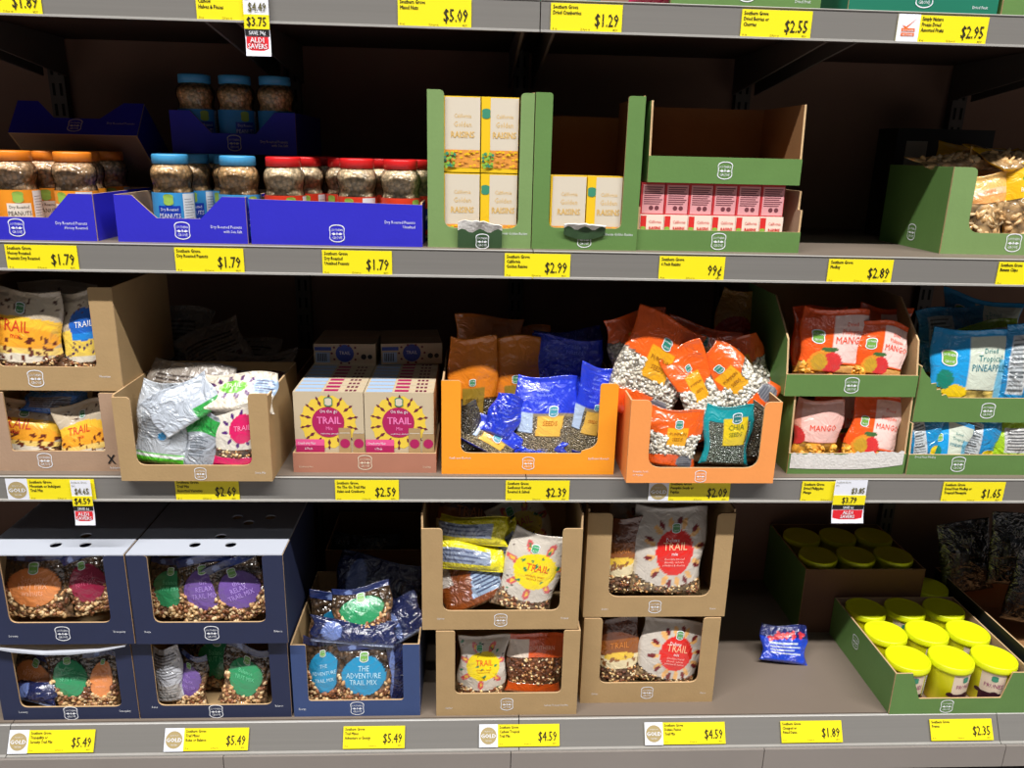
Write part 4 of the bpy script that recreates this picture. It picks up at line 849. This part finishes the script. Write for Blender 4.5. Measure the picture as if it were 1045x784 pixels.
for j in range(6):
    for s, (x0, x1) in enumerate(((-.3865, -.2365), (-.2345, -.0845))):
        carton('trail_mix_carton', 'beige trail mix carton with magenta disc, %s in the %s row' % (posn[j], ('left', 'right')[s]), x0, x1, .03+.054*j, .03+.054*j+.052, zb, zb+.180, CTB, trail_front, 'carton', 'trail mix cartons in the low tray')
carton('trail_mix_carton', 'trail mix carton lying on its side at the back, left of two', -.382, -.235, .25, .40, zb+.181, zb+.181+.052, CTB, trail_back, 'carton')
carton('trail_mix_carton', 'trail mix carton lying slightly turned at the back, right of two', -.222, -.075, .26, .41, zb+.182, zb+.182+.052, CTB, trail_back, 'carton', rot=(0, 0, math.radians(7)))
# orange tray
kt('bright orange tray of blue seed pouches', -.067, .317, .016, S3, ORG, KD, ('poly', rounded([(-.192, 0, 0), (.192, 0, 0), (.192, .212, .008), (.152, .212, .008), (.152, .068, .02), (.118, .056, 0), (.116, .05, 0), (-.150, .05, .02), (-.150, .216, .008), (-.192, .216, 0)]), .05), hb=.205, dep=.32, logo=.026, lsize=.028, words=[('Sunflower Kernels', -.175, .036, .0075, 'LEFT'), ('Sunflower Kernels', .180, .036, .0075, 'RIGHT')], name='orange_tray')
SP = 'seed_pouch'
pouch(SP, 'seed_blue', 2, 556, 425, .06, 64, 78, 4, 14, 'blue and clear seed pouch with orange label in the middle of the orange tray', T=.05)
pouch(SP, 'seed_blue', 5, 603, 420, .065, 40, 92, 12, 6, 'blue seed pouch leaning at the right column of the orange tray', T=.04)
pouch(SP, 'seed_blue_plain', 3, 515, 425, .05, 34, 42, 24, 14, 'small crumpled all blue pouch left of the labelled seed pouch', T=.03)
pouch(SP, 'seed_blue', 7, 500, 446, .045, 62, 30, 28, 20, 'blue seed pouch lying low at the left of the orange tray', T=.03)
pouch(SP, 'seed_blue_plain', 6, 552, 458, .03, 52, 12, 2, 10, 'thin blue pouch edge along the bottom of the orange tray', T=.02, pillow=True)
pouch(SP, 'seed_blue_plain', 8, 577, 378, .16, 74, 66, 2, 6, 'big plain blue pouch standing in the shade behind the labelled one', T=.04)
pouch(SP, 'seed_blue_plain', 9, 580, 352, .26, 72, 30, -4, 12, 'dark blue pouch top at the back of the orange tray', T=.04)
pouch(SP, 'seed_orange', 2, 482, 400, .13, 50, 110, 1, 5, 'brown orange pouch standing at the back left of the orange tray', T=.04)
pouch(SP, 'seed_orange', 3, 526, 398, .15, 56, 106, -2, 5, 'brown orange pouch standing at the back, second from the left', T=.04)
pouch(SP, 'seed_orange', 4, 498, 362, .27, 70, 76, 2, 6, 'dim orange pouch in the back row, left', T=.04)
pouch(SP, 'seed_orange', 6, 536, 366, .30, 50, 62, -3, 6, 'dim orange pouch in the back row beside the dark blue one', T=.04)
pouch(SP, 'seed_dark', 2, 478, 436, .055, 24, 50, -5, 6, 'dark seed pouch at the left column of the orange tray', T=.03)
pouch(SP, 'seed_dark', 5, 524, 448, .07, 44, 34, 8, 12, 'seed filled pouch end below the small blue pouch', T=.035)
# pale orange tray
kt('pale orange tray overhanging the third shelf, heaped with orange and teal pouches', .337, .664, -.03, S3, ORP, KD, ('window', (.045, .038, .036, .190, .188, .03)), hb=.188, dep=.3, logo=.016, lsize=.026, words=[('Pumpkin Seeds', -.15, .025, .0065, 'LEFT'), ('or Pepitas', -.15, .017, .0065, 'LEFT')], name='orange_tray')
pouch(SP, 'bean_orange', 2, 687, 447, .01, 56, 60, 8, 6, 'orange pouch of white pumpkin seeds low in the pale orange tray', T=.045)
pouch(SP, 'pepita_teal', 2, 742, 444, .005, 50, 62, 3, 3, 'teal pouch with yellow label at the right of the pale orange tray', T=.04)
pouch(SP, 'bean_orange', 4, 666, 377, .075, 78, 104, 22, 10, 'largest orange pumpkin seed pouch, tilted at the top of the heap', T=.045)
pouch(SP, 'bean_orange', 6, 712, 400, .05, 44, 92, -26, 12, 'narrow orange pumpkin seed pouch slanting across the heap centre', T=.04)
pouch(SP, 'bean_orange', 8, 748, 392, .06, 58, 84, -52, 14, 'orange pumpkin seed pouch lying over the right side of the heap', T=.04)
pouch(SP, 'bean_orange', 10, 652, 350, .14, 66, 60, -10, 8, 'orange pouch top in the shade at the left behind the heap', T=.04)
pouch(SP, 'bean_orange', 12, 712, 362, .14, 76, 60, 12, 8, 'orange pouch in the shade at the back of the heap', T=.04)
pouch(SP, 'bean_orange', 14, 755, 378, .13, 60, 60, -25, 8, 'orange pouch in the shade behind the right side of the heap', T=.04)
pouch(SP, 'seed_dark', 8, 772, 440, .02, 20, 56, 4, 5, 'dark seed pouch squeezed beside the teal pouch', T=.03)
pouch('snack_pouch', 'red_snack', 2, 748, 337, .30, 42, 80, 12, 6, 'dim red and yellow snack pouch standing at the back beside the mango trays', T=.04)
# mango trays
MS = [(0, .046), (.01, .155), (.30, .185)]
tray('green_tray', 'lower green mango tray with torn white front', .716, .988, .024, .30, S3, GRN, KR, ('band', (.050, .050)), [(0, .05), (.012, .182), (.30, .182)], .182)
mb = MB(); r = random.Random(8); n = 36; vs = []
for i in range(n+1):
    t = i/n; x = -.132+.262*t; vs += [(x, 0, .012+.012*(2*t-1)**2*(1 if t > .5 else .2)), (x, 0, .047+.006*r.random()+(.008*r.random() if t > .55 else 0))]
mb.add(vs, [[2*i, 2*i+2, 2*i+3, 2*i+1] for i in range(n)], TORN); o = mb.obj('torn_patch', bpy.data.objects[[x.name for x in COL.objects if x.get('label') == 'lower green mango tray with torn white front'][0]], (0, -.0012, 0)); o['label'] = 'white torn paper patch'
tray('green_tray', 'upper green mango tray with the emblem on its low front', .690, .988, .030, .30, S3+.1835, GRN, KR, ('band', (.050, .050)), [(0, .05), (.02, .125), (.12, .205), (.30, .205)], .205, logo=.026, lsize=.034, logo_x=.0)
MP = 'mango_pouch'
pouch(MP, 'mango', 2, 850, 349, .075, 70, 66, 5, 8, 'orange mango pouch, left in the upper mango tray', T=.04)
pouch(MP, 'mango', 3, 899, 357, .065, 56, 54, 8, 10, 'orange mango pouch, right in the upper mango tray', T=.04)
pouch(MP, 'mango', 4, 836, 349, .15, 60, 70, -3, 5, 'orange mango pouch behind the left one in the upper tray', T=.04)
pouch(MP, 'mango', 5, 898, 344, .14, 56, 60, 6, 5, 'orange mango pouch behind the right one in the upper tray', T=.04)
pouch(MP, 'mango_pale', 2, 834, 438, .064, 50, 60, 6, 8, 'pale pink mango pouch at the left of the lower mango tray', T=.04)
pouch(MP, 'mango', 6, 892, 436, .068, 54, 66, 12, 8, 'orange mango pouch leaning right in the lower mango tray', T=.04)
pouch(MP, 'mango', 7, 862, 432, .14, 60, 64, -4, 5, 'orange mango pouch in the shade at the back of the lower tray', T=.04)
# pineapple trays
tray('green_tray', 'lower green pineapple tray at the right end of the third shelf', .994, 1.34, .022, .30, S3, GRN, KR, ('band', (.049, .049)), [(0, .049), (.012, .12), (.30, .12)], .12, logo=.026, lsize=.034, logo_x=-.055, words=[('Dried Fruit Medley', -.16, .041, .0075, 'LEFT')])
tray('green_tray', 'upper green pineapple tray with a torn left corner', .998, 1.34, .040, .30, S3+.1215, GRN, KR, ('poly', [(-.171, 0), (.171, 0), (.171, .058), (-.098, .058), (-.104, .066), (-.114, .063), (-.119, .078), (-.128, .076), (-.131, .092), (-.143, .09), (-.147, .103), (-.158, .112), (-.171, .13)], .05), [(0, .13), (.10, .135), (.30, .135)], .135, logo=.028, lsize=.034, logo_x=-.0)
PP = 'pineapple_pouch'
pouch(PP, 'pineapple', 2, 990, 373, .09, 86, 72, 4, 8, 'blue pineapple pouch facing forward in the upper pineapple tray', T=.04)
pouch('fruit_pouch', 'pineapple_back', 3, 1044, 372, .085, 50, 80, 4, 6, 'blue pouch with printed back panel cut by the right edge', T=.04)
pouch(PP, 'pineapple_back', 4, 972, 345, .18, 76, 60, -8, 12, 'dark blue pouch in the shade behind the pineapple pouch', T=.04)
pouch('fruit_pouch', 'pineapple', 5, 1000, 330, .25, 86, 50, 10, 22, 'dark blue and clear pouch heaped highest at the back right', T=.04)
pouch('fruit_pouch', 'lime_back', 3, 1010, 352, .15, 72, 44, -10, 14, 'green pouch top between the blue pouches in the upper tray', T=.04)
pouch('fruit_pouch', 'pineapple_back', 6, 944, 446, .055, 36, 50, -6, 5, 'blue pouch with small print at the left of the lower pineapple tray', T=.03)
pouch(PP, 'pineapple', 7, 968, 452, .05, 40, 46, 4, 4, 'blue pineapple pouch low in the lower pineapple tray', T=.03)
pouch('fruit_pouch', 'pineapple_back', 8, 998, 448, .06, 42, 46, 5, 5, 'blue pouch with white text panel in the middle of the lower pineapple tray', T=.03)
pouch('fruit_pouch', 'lime_back', 2, 1036, 448, .06, 56, 42, 3, 6, 'lime green pouch at the right of the lower pineapple tray', T=.035)
# ------------------------------------------------------------------ bottom shelf
NW = ('window', (.05, .045, .052, .205, .205, .016))
def nt(label, x0, x1, yf, z0, h, cl, cr, bd, cover=None, words=(), lx=0.0, m=NAV, r=.018, hb=None, name='navy_tray'):
    return tray(name, label, x0, x1, yf, .34, z0, m, KR, ('window', (cl, cr, bd, h, h, r)), [(0, hb or h), (.34, hb or h)], hb or h, logo=bd*.5, lsize=.034, words=words, cover=cover, logo_x=lx)
H3 = [(-.075, .045), (.0, .028), (.02, .07)]
nt('lower left navy tray of nut pouches with a sagging white lid', -1.105, -.789, .012, S4, .221, .045, .037, .035, (.2165, -.022, .33, WHB, [], .02), [('Serenity', -.12, .02, .0075, 'LEFT'), ('Tranquility', .14, .02, .0075, 'RIGHT')])
nt('upper left navy tray of nut pouches under a white lid with vent holes', -1.08, -.766, -.012, S4+.2235, .225, .045, .046, .056, (.2265, .0, .33, WHB, [(.055, .045), (-.01, .045), (.035, .09)]), [('Serenity', -.12, .02, .0075, 'LEFT'), ('Tranquility', .14, .03, .0075, 'RIGHT')])
nt('second navy tray from the left on the bottom shelf, lower of its stack', -.786, -.429, .012, S4, .221, .044, .044, .036, None, [('Relax', -.15, .03, .0075, 'LEFT'), ('Balance', .16, .03, .0075, 'RIGHT')])
nt('second navy tray from the left, upper of its stack, white lid with six vent holes', -.762, -.420, -.012, S4+.2225, .226, .045, .046, .056, (.2275, .0, .33, WHB, [(-.035, .045), (.01, .085), (.045, .045), (.02, .185), (.055, .155), (.10, .185)]), [('Relax', -.15, .03, .0075, 'LEFT'), ('Balance', .16, .03, .0075, 'RIGHT')])
nt('slate blue tray of nut pouches, third from the left on the bottom shelf', -.423, -.120, .012, S4, .200, .036, .040, .045, None, [('Energy', -.14, .02, .0075, 'LEFT')], m=NVB, r=.008)
NP = 'nut_pouch'
pouch(NP, 'orange_circle', 2, 38, 596, .065, 76, 66, 2, 8, 'clear nut pouch with orange disc in the upper left navy tray', T=.05)
pouch(NP, 'red_circle', 3, 92, 594, .06, 50, 62, -14, 8, 'clear nut pouch with dark red disc in the upper left navy tray', T=.045)
pouch(NP, 'green_circle', 2, 176, 598, .07, 50, 62, 4, 8, 'clear nut pouch with green disc in the upper navy tray under the six holes', T=.045)
pouch(NP, 'purple_circle', 3, 211, 600, .055, 58, 66, -6, 8, 'clear nut pouch with purple disc, middle of the upper navy tray', T=.045)
pouch(NP, 'purple_circle', 4, 246, 600, .05, 58, 62, -26, 10, 'clear nut pouch with purple disc and navy top tilted at the right', T=.045)
pouch(NP, 'orange_circle', 5, 38, 583, .14, 60, 66, 4, 6, 'clear nut pouch behind the orange disc pouch', T=.05)
pouch(NP, 'blue_circle', 6, 88, 584, .14, 56, 60, 4, 6, 'clear nut pouch behind the dark red disc pouch', T=.05)
pouch(NP, 'purple_circle', 7, 225, 582, .14, 70, 62, 4, 6, 'clear nut pouch at the back of the upper navy tray under the six holes', T=.05)
pouch(NP, 'navy_roll', 2, 38, 706, .045, 46, 18, 14, 30, 'navy rolled pouch end at the bottom of the lower left navy tray', T=.03, pillow=True)
pouch(NP, 'orange_circle', 8, 36, 688, .08, 50, 46, 14, 14, 'clear nut pouch lying in the left of the lower left navy tray', T=.04)
pouch(NP, 'green_circle', 4, 74, 690, .06, 44, 64, -8, 6, 'clear nut pouch with green disc in the lower left navy tray', T=.04)
pouch(NP, 'orange_circle', 6, 105, 692, .055, 34, 60, 4, 4, 'clear nut pouch with orange disc at the right of the lower left navy tray', T=.035)
pouch(NP, 'label_back', 2, 172, 688, .05, 30, 60, -3, 4, 'pouch with white printed back at the left of the lower second navy tray', T=.03)
pouch(NP, 'purple_circle', 8, 194, 692, .06, 36, 58, 5, 4, 'clear nut pouch with purple disc in the lower second navy tray', T=.035)
pouch(NP, 'green_circle', 7, 224, 672, .12, 60, 62, -3, 5, 'shaded clear nut pouch with green disc at the back of the lower second tray', T=.045)
pouch(NP, 'green_circle', 8, 252, 688, .05, 50, 64, 8, 6, 'clear nut pouch with bright green disc at the right of the lower second navy tray', T=.045)
pouch(NP, 'blue_circle', 2, 332, 683, .055, 44, 72, -3, 5, 'clear nut pouch with blue disc at the left of the slate blue tray', T=.045)
pouch(NP, 'blue_circle', 3, 372, 687, .045, 62, 66, 2, 6, 'clear nut pouch with blue disc facing forward in the slate blue tray', T=.05)
pouch(NP, 'navy_roll', 4, 407, 686, .055, 30, 62, 3, 4, 'narrow dark nut pouch at the right of the slate blue tray', T=.035)
pouch(NP, 'navy_roll', 5, 361, 645, .055, 88, 22, 5, 25, 'navy pouch top folded over the front of the slate blue tray', T=.025, pillow=True)
pouch(NP, 'green_circle', 9, 370, 622, .10, 62, 40, -8, 30, 'clear nut pouch with green disc lying on top of the slate blue tray', T=.045)
pouch(NP, 'navy_roll', 6, 412, 632, .10, 44, 34, -30, 25, 'crumpled navy pouch lying at the right on the slate blue tray', T=.03)
pouch(NP, 'blue_circle', 5, 350, 640, .15, 70, 70, 6, 10, 'clear nut pouch in the dark behind the folded navy top', T=.05)
pouch(NP, 'navy_roll', 8, 385, 600, .22, 90, 50, 10, 30, 'dark pouch heaped at the back of the slate blue tray', T=.05)
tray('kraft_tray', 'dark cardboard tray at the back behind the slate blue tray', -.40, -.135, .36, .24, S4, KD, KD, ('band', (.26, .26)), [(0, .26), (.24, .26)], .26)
pouch(NP, 'black_pack', 2, 372, 575, .40, 70, 60, 4, 10, 'black pouch standing in the dark back tray behind the slate blue one', T=.05)
# kraft stacks
def ks(label, x0, x1, yf, z0, h, cl, cr, bd, words=(), r=.02, hb=None): return tray('kraft_tray', label, x0, x1, yf, .30, z0, KR, KR, ('window', (cl, cr, bd, h, h, r)), [(0, hb or h), (.30, hb or h)], hb or h, logo=bd*.5, lsize=.032, words=words)
ks('lower tray of the left kraft stack on the bottom shelf', -.081, .262, .010, S4, .236, .045, .040, .062, [('Cashew', -.15, .02, .0065, 'LEFT'), ('Cashew Tropical Trail Mix', .15, .025, .0065, 'RIGHT')], r=.014)
ks('upper tray of the left kraft stack, full of yellow and brown pouches', -.113, .255, .012, S4+.2395, .262, .048, .046, .050, [('Cashew', -.15, .028, .0065, 'LEFT'), ('Tropical', .16, .028, .0065, 'RIGHT')], hb=.30)
ks('lower tray of the right kraft stack on the bottom shelf', .276, .612, .050, S4, .242, .045, .043, .058, [('Deluxe', -.14, .025, .0065, 'LEFT'), ('Fusion', .15, .025, .0065, 'RIGHT')])
ks('upper tray of the right kraft stack with a red disc pouch', .272, .620, .052, S4+.2455, .276, .058, .042, .055, [('Deluxe', -.13, .02, .0065, 'LEFT'), ('Fusion', .15, .02, .0065, 'RIGHT')], r=.026, hb=.285)
pouch(Pn, 'yellow_side', 2, 483, 541, .075, 72, 26, 5, 20, 'yellow edged silver pouch lying uppermost in the left kraft stack', T=.035, pillow=True)
pouch(Pn, 'yellow_side', 4, 482, 568, .06, 70, 26, 4, 20, 'yellow edged silver pouch lying below the uppermost one', T=.035, pillow=True)
pouch(Pn, 'brown_back', 2, 484, 592, .066, 84, 46, -22, 22, 'brown foil pouch with silver label in the upper left kraft tray', T=.04)
pouch(Pn, 'trail_tropic', 2, 543, 584, .045, 62, 84, 16, 6, 'cream pouch with yellow burst at the right of the upper left kraft tray', T=.045)
pouch(Pn, 'trail_tropic', 3, 532, 540, .15, 62, 62, -20, 12, 'shaded cream pouch at the back of the upper left kraft tray', T=.045)
pouch(Pn, 'yellow_side', 5, 521, 553, .085, 30, 34, -30, 14, 'crumpled bright yellow pouch end in the upper left kraft tray', T=.03)
pouch(Pn, 'trail_brown', 4, 480, 530, .17, 70, 50, 5, 15, 'dark brown pouch at the back of the upper left kraft tray', T=.04)
pouch(Pn, 'trail_tropic', 5, 492, 680, .075, 50, 66, 3, 6, 'cream pouch with yellow burst at the left of the lower left kraft tray', T=.045)
pouch(Pn, 'orange_clear', 3, 546, 676, .08, 60, 64, 3, 5, 'clear nut pouch with orange top and foot in the lower left kraft tray', T=.045)
pouch(Pn, 'trail_brown', 2, 633, 566, .10, 40, 80, 4, 5, 'brown pouch with cream band at the left of the upper right kraft tray', T=.04)
pouch(Pn, 'trail_red', 2, 682, 561, .09, 76, 88, 3, 10, 'cream pouch with red disc in the upper right kraft tray', T=.05)
pouch(Pn, 'trail_red', 4, 650, 545, .17, 70, 70, 8, 10, 'shaded pouch behind the red disc pouch in the upper right kraft tray', T=.045)
pouch(Pn, 'trail_brown', 3, 631, 663, .095, 44, 70, -2, 5, 'brown pouch with cream band at the left of the lower right kraft tray', T=.04)
pouch(Pn, 'trail_red', 3, 684, 664, .09, 68, 66, 10, 8, 'cream pouch with red disc leaning in the lower right kraft tray', T=.05)
# loose pouch on the deck
c = W(800, 655, .2)
pouch('snack_pouch', 'prune_blue', 2, 800, 657, .225, 48, 30, 8, 34, 'small blue and red pouch lying alone on the empty bottom shelf deck', T=.04)
# ------------------------------------------------------------------ canisters
def make_can():
    j = link('fruit_canister', None)
    yl = mat('canister_lid_yellow', (232, 240, 20), .35, .02, 20); la = mat('canister_yellow', (226, 222, 20), .4); cr = mat('canister_cream', (226, 206, 184), .5); dk = mat('prune_purple', (62, 26, 40), .4, .4, 120, .3, 100)
    mb = MB(); mb.lathe([(.044, 0), (.0455, .002), (.0495, .108)], la, 32); 
    def P(a, b, off=.0004): r = .0455+.004*b/.108+off; t = a/.047; return (r*math.sin(t), -r*math.cos(t), b)
    def patch(x0, x1, z0, z1, mt, off):
        n = 10; vs = [P(x0+(x1-x0)*i/n, z, off) for i in range(n+1) for z in (z0, z1)]
        mb.add(vs, [[2*i, 2*i+2, 2*i+3, 2*i+1] for i in range(n)], mt)
    patch(-.026, .03, .012, .098, cr, .0003); patch(-.026, .03, .014, .042, dk, .0006)
    r = random.Random(3)
    for i in range(12):
        cx = r.uniform(-.03, .03); cz = r.uniform(.016, .046); mb.add([P(cx+.008*math.cos(t*PI/5), cz+.006*math.sin(t*PI/5), .001+.0002*i) for t in range(10)], [list(range(10))], dk)
    txt(mb, 'PRUNES', .004, .058, .017, mat('plum_ink', (150, 60, 110), .5), 'CENTER', .7, P=lambda a, b: P(a, b, .0012), fat=.0004)
    b = badge_pts(.015); mb.add([P(.004+a, .084+c, .0012) for a, c in b], [list(range(len(b)))], TEAL)
    patch(.036, .072, .014, .092, mat('canister_nutrition_panel', (230, 232, 236), .4), .0005)
    for k in range(10): patch(.039, .069-(k % 3)*.004, .02+.007*k, .0222+.007*k, INK, .0009)
    mb.obj('body', j)
    mb = MB(); mb.lathe([(.0505, .100), (.0535, .1005), (.0540, .106), (.0535, .116), (.052, .1185), (.049, .1185), (.0475, .1165), (.0465, .1165)], yl, 40); mb.obj('lid', j)
    return j
CP = []
def can(x, y, z, yaw, label, group):
    if not CP: CP.append(make_can()); o = CP[0]
    else: o = copy_tree(CP[0])
    for k in ('label', 'category', 'group'):
        if k in o: del o[k]
    o.location = (x, y, z); o.rotation_euler = (0, 0, yaw); tag(o, label, 'canister', group)
tray('green_tray', 'green tray of yellow lidded prune canisters on the bottom shelf', 1.043, 1.392, -.004, .345, S4, GRN, KG, ('poly', rounded([(-.1745, 0, 0), (.1745, 0, 0), (.1745, .118, 0), (.122, .118, .0), (.105, .045, .003), (-.105, .045, .003), (-.132, .118, 0), (-.1745, .118, 0)][:], 2), .045), [(0, .118), (.345, .118)], .118, logo=.022, lsize=.034, logo_x=-.03)
zcn = S4+.0035
rows = ['front', 'second', 'third', 'fourth']
for r0 in range(3):
    for c0 in range(3):
        can(1.104+.1125*c0, .056+.112*r0, zcn, [-.1, .25, -.5, .6, .1][(r0*3+c0) % 5], 'yellow lidded canister in the %s row, %s of three' % (rows[r0], ['left', 'middle', 'right'][c0]), 'yellow lidded canisters in the front tray')
can(1.353, .40, S4, .3, 'shaded yellow lidded canister standing alone behind the right corner of the front tray', 'yellow lidded canisters')
tray('green_tray', 'dark green tray with brown front holding canisters at the back of the bottom shelf', .95, 1.298, .345, .285, S4, GRN, KD, ('band', (.205, .205)), [(0, .205), (.285, .205)], .205, fmat=mat('shade_darkened_board', (100, 66, 48), .85))  # front board colour darkened to stand in for shade at the back
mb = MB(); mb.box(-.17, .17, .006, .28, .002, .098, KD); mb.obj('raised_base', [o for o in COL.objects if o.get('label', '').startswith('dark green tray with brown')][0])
for r0 in range(2):
    for c0 in range(3):
        can(1.01+.1125*c0, .41+.120*r0, S4+.0985, .4*r0, 'shaded yellow lidded canister in the brown fronted back tray, %s of the %s row' % (['left', 'middle', 'right'][c0], rows[r0]), 'yellow lidded canisters in the back tray')
# dark packs at the far right of the bottom shelf
tray('black_tray', 'black tray in the dark at the right end of the bottom shelf', 1.41, 1.75, .02, .45, S4, mat('black_board', (24, 26, 24), .6), KD, ('band', (.14, .14)), [(0, .14), (.45, .14)], .14)
for i, (cx, cy, Y) in enumerate([(985, 568, .35), (1035, 560, .3), (1055, 600, .2)]):
    pouch('snack_pouch', 'black_pack', 3+i, cx, cy, Y+.08, 56, 72, 10*i-8, 10, ['black pouch with pale print at the far right back of the bottom shelf', 'black pouch near the right edge above the canisters', 'black pouch cut by the right edge on the bottom shelf'][i], T=.05, crump=.4)
# ------------------------------------------------------------------ top shelf: only the feet of the trays show
def top(name, label, x0, x1, m, logo=None, lm=None, h=.12, fr=None): return tray(name, label, x0, x1, .02, .3, S1, m, KR, fr or ('band', (h, h)), [(0, h), (.3, h)], h, logo=.03 if logo is None else logo, lsize=.036, lmat=lm, words=[('Dried Fruit', (x1-x0)/2-.02, .012, .008, 'RIGHT')])
top('navy_tray', 'navy tray at the left end of the top shelf', -.93, -.60, NAV)
top('navy_tray', 'navy tray beside the sale strip on the top shelf', -.59, -.27, NAV)
top('blue_tray', 'blue tray in the middle of the top shelf', -.26, .05, BLU)
top('green_tray', 'dark green tray above the cranberry price tag', .06, .235, TGR)
top('green_tray', 'light green tray above the berries price tag', .37, .66, GRN)
top('green_tray', 'teal green tray above the freeze dried fruit price tag', .715, 1.01, TGR)
top('green_tray', 'leaf green tray at the right end of the top shelf', 1.02, 1.34, GRN)
pouch('snack_pouch', 'magenta_pack', 2, 668, -28, .05, 50, 60, 0, 2, 'magenta pouch whose foot shows above the top shelf edge', T=.04)
carton('black_carton', 'black carton with a small white label standing in the dark behind the yellow snack pouches', 1.06, 1.31, .42, .52, S2, S2+.27, mat('black_board2', (22, 22, 24), .5), lambda m, w, d, h: [m.add([(x0, -.0005, z0), (x1, -.0005, z0), (x1, -.0005, z1), (x0, -.0005, z1)], [[0, 1, 2, 3]], mt) for x0, x1, z0, z1, mt in ((-.1, -.045, .10, .24, mat('grey_label', (150, 146, 140), .6)), (.03, .10, .12, .19, WHT), (.035, .095, .17, .18, BLK), (.035, .08, .15, .155, BLK))], 'carton')
for start, y, z in (('tall green tray of yellow snack', .125, .034), ('green tray of yellow lidded prune', .20, .07)):
    t = [o for o in COL.objects if o.get('label', '').startswith(start)][0]
    badge(t, (-.1655 if y < .2 else -.1755, y, z), .034, (0, 0, -PI/2))
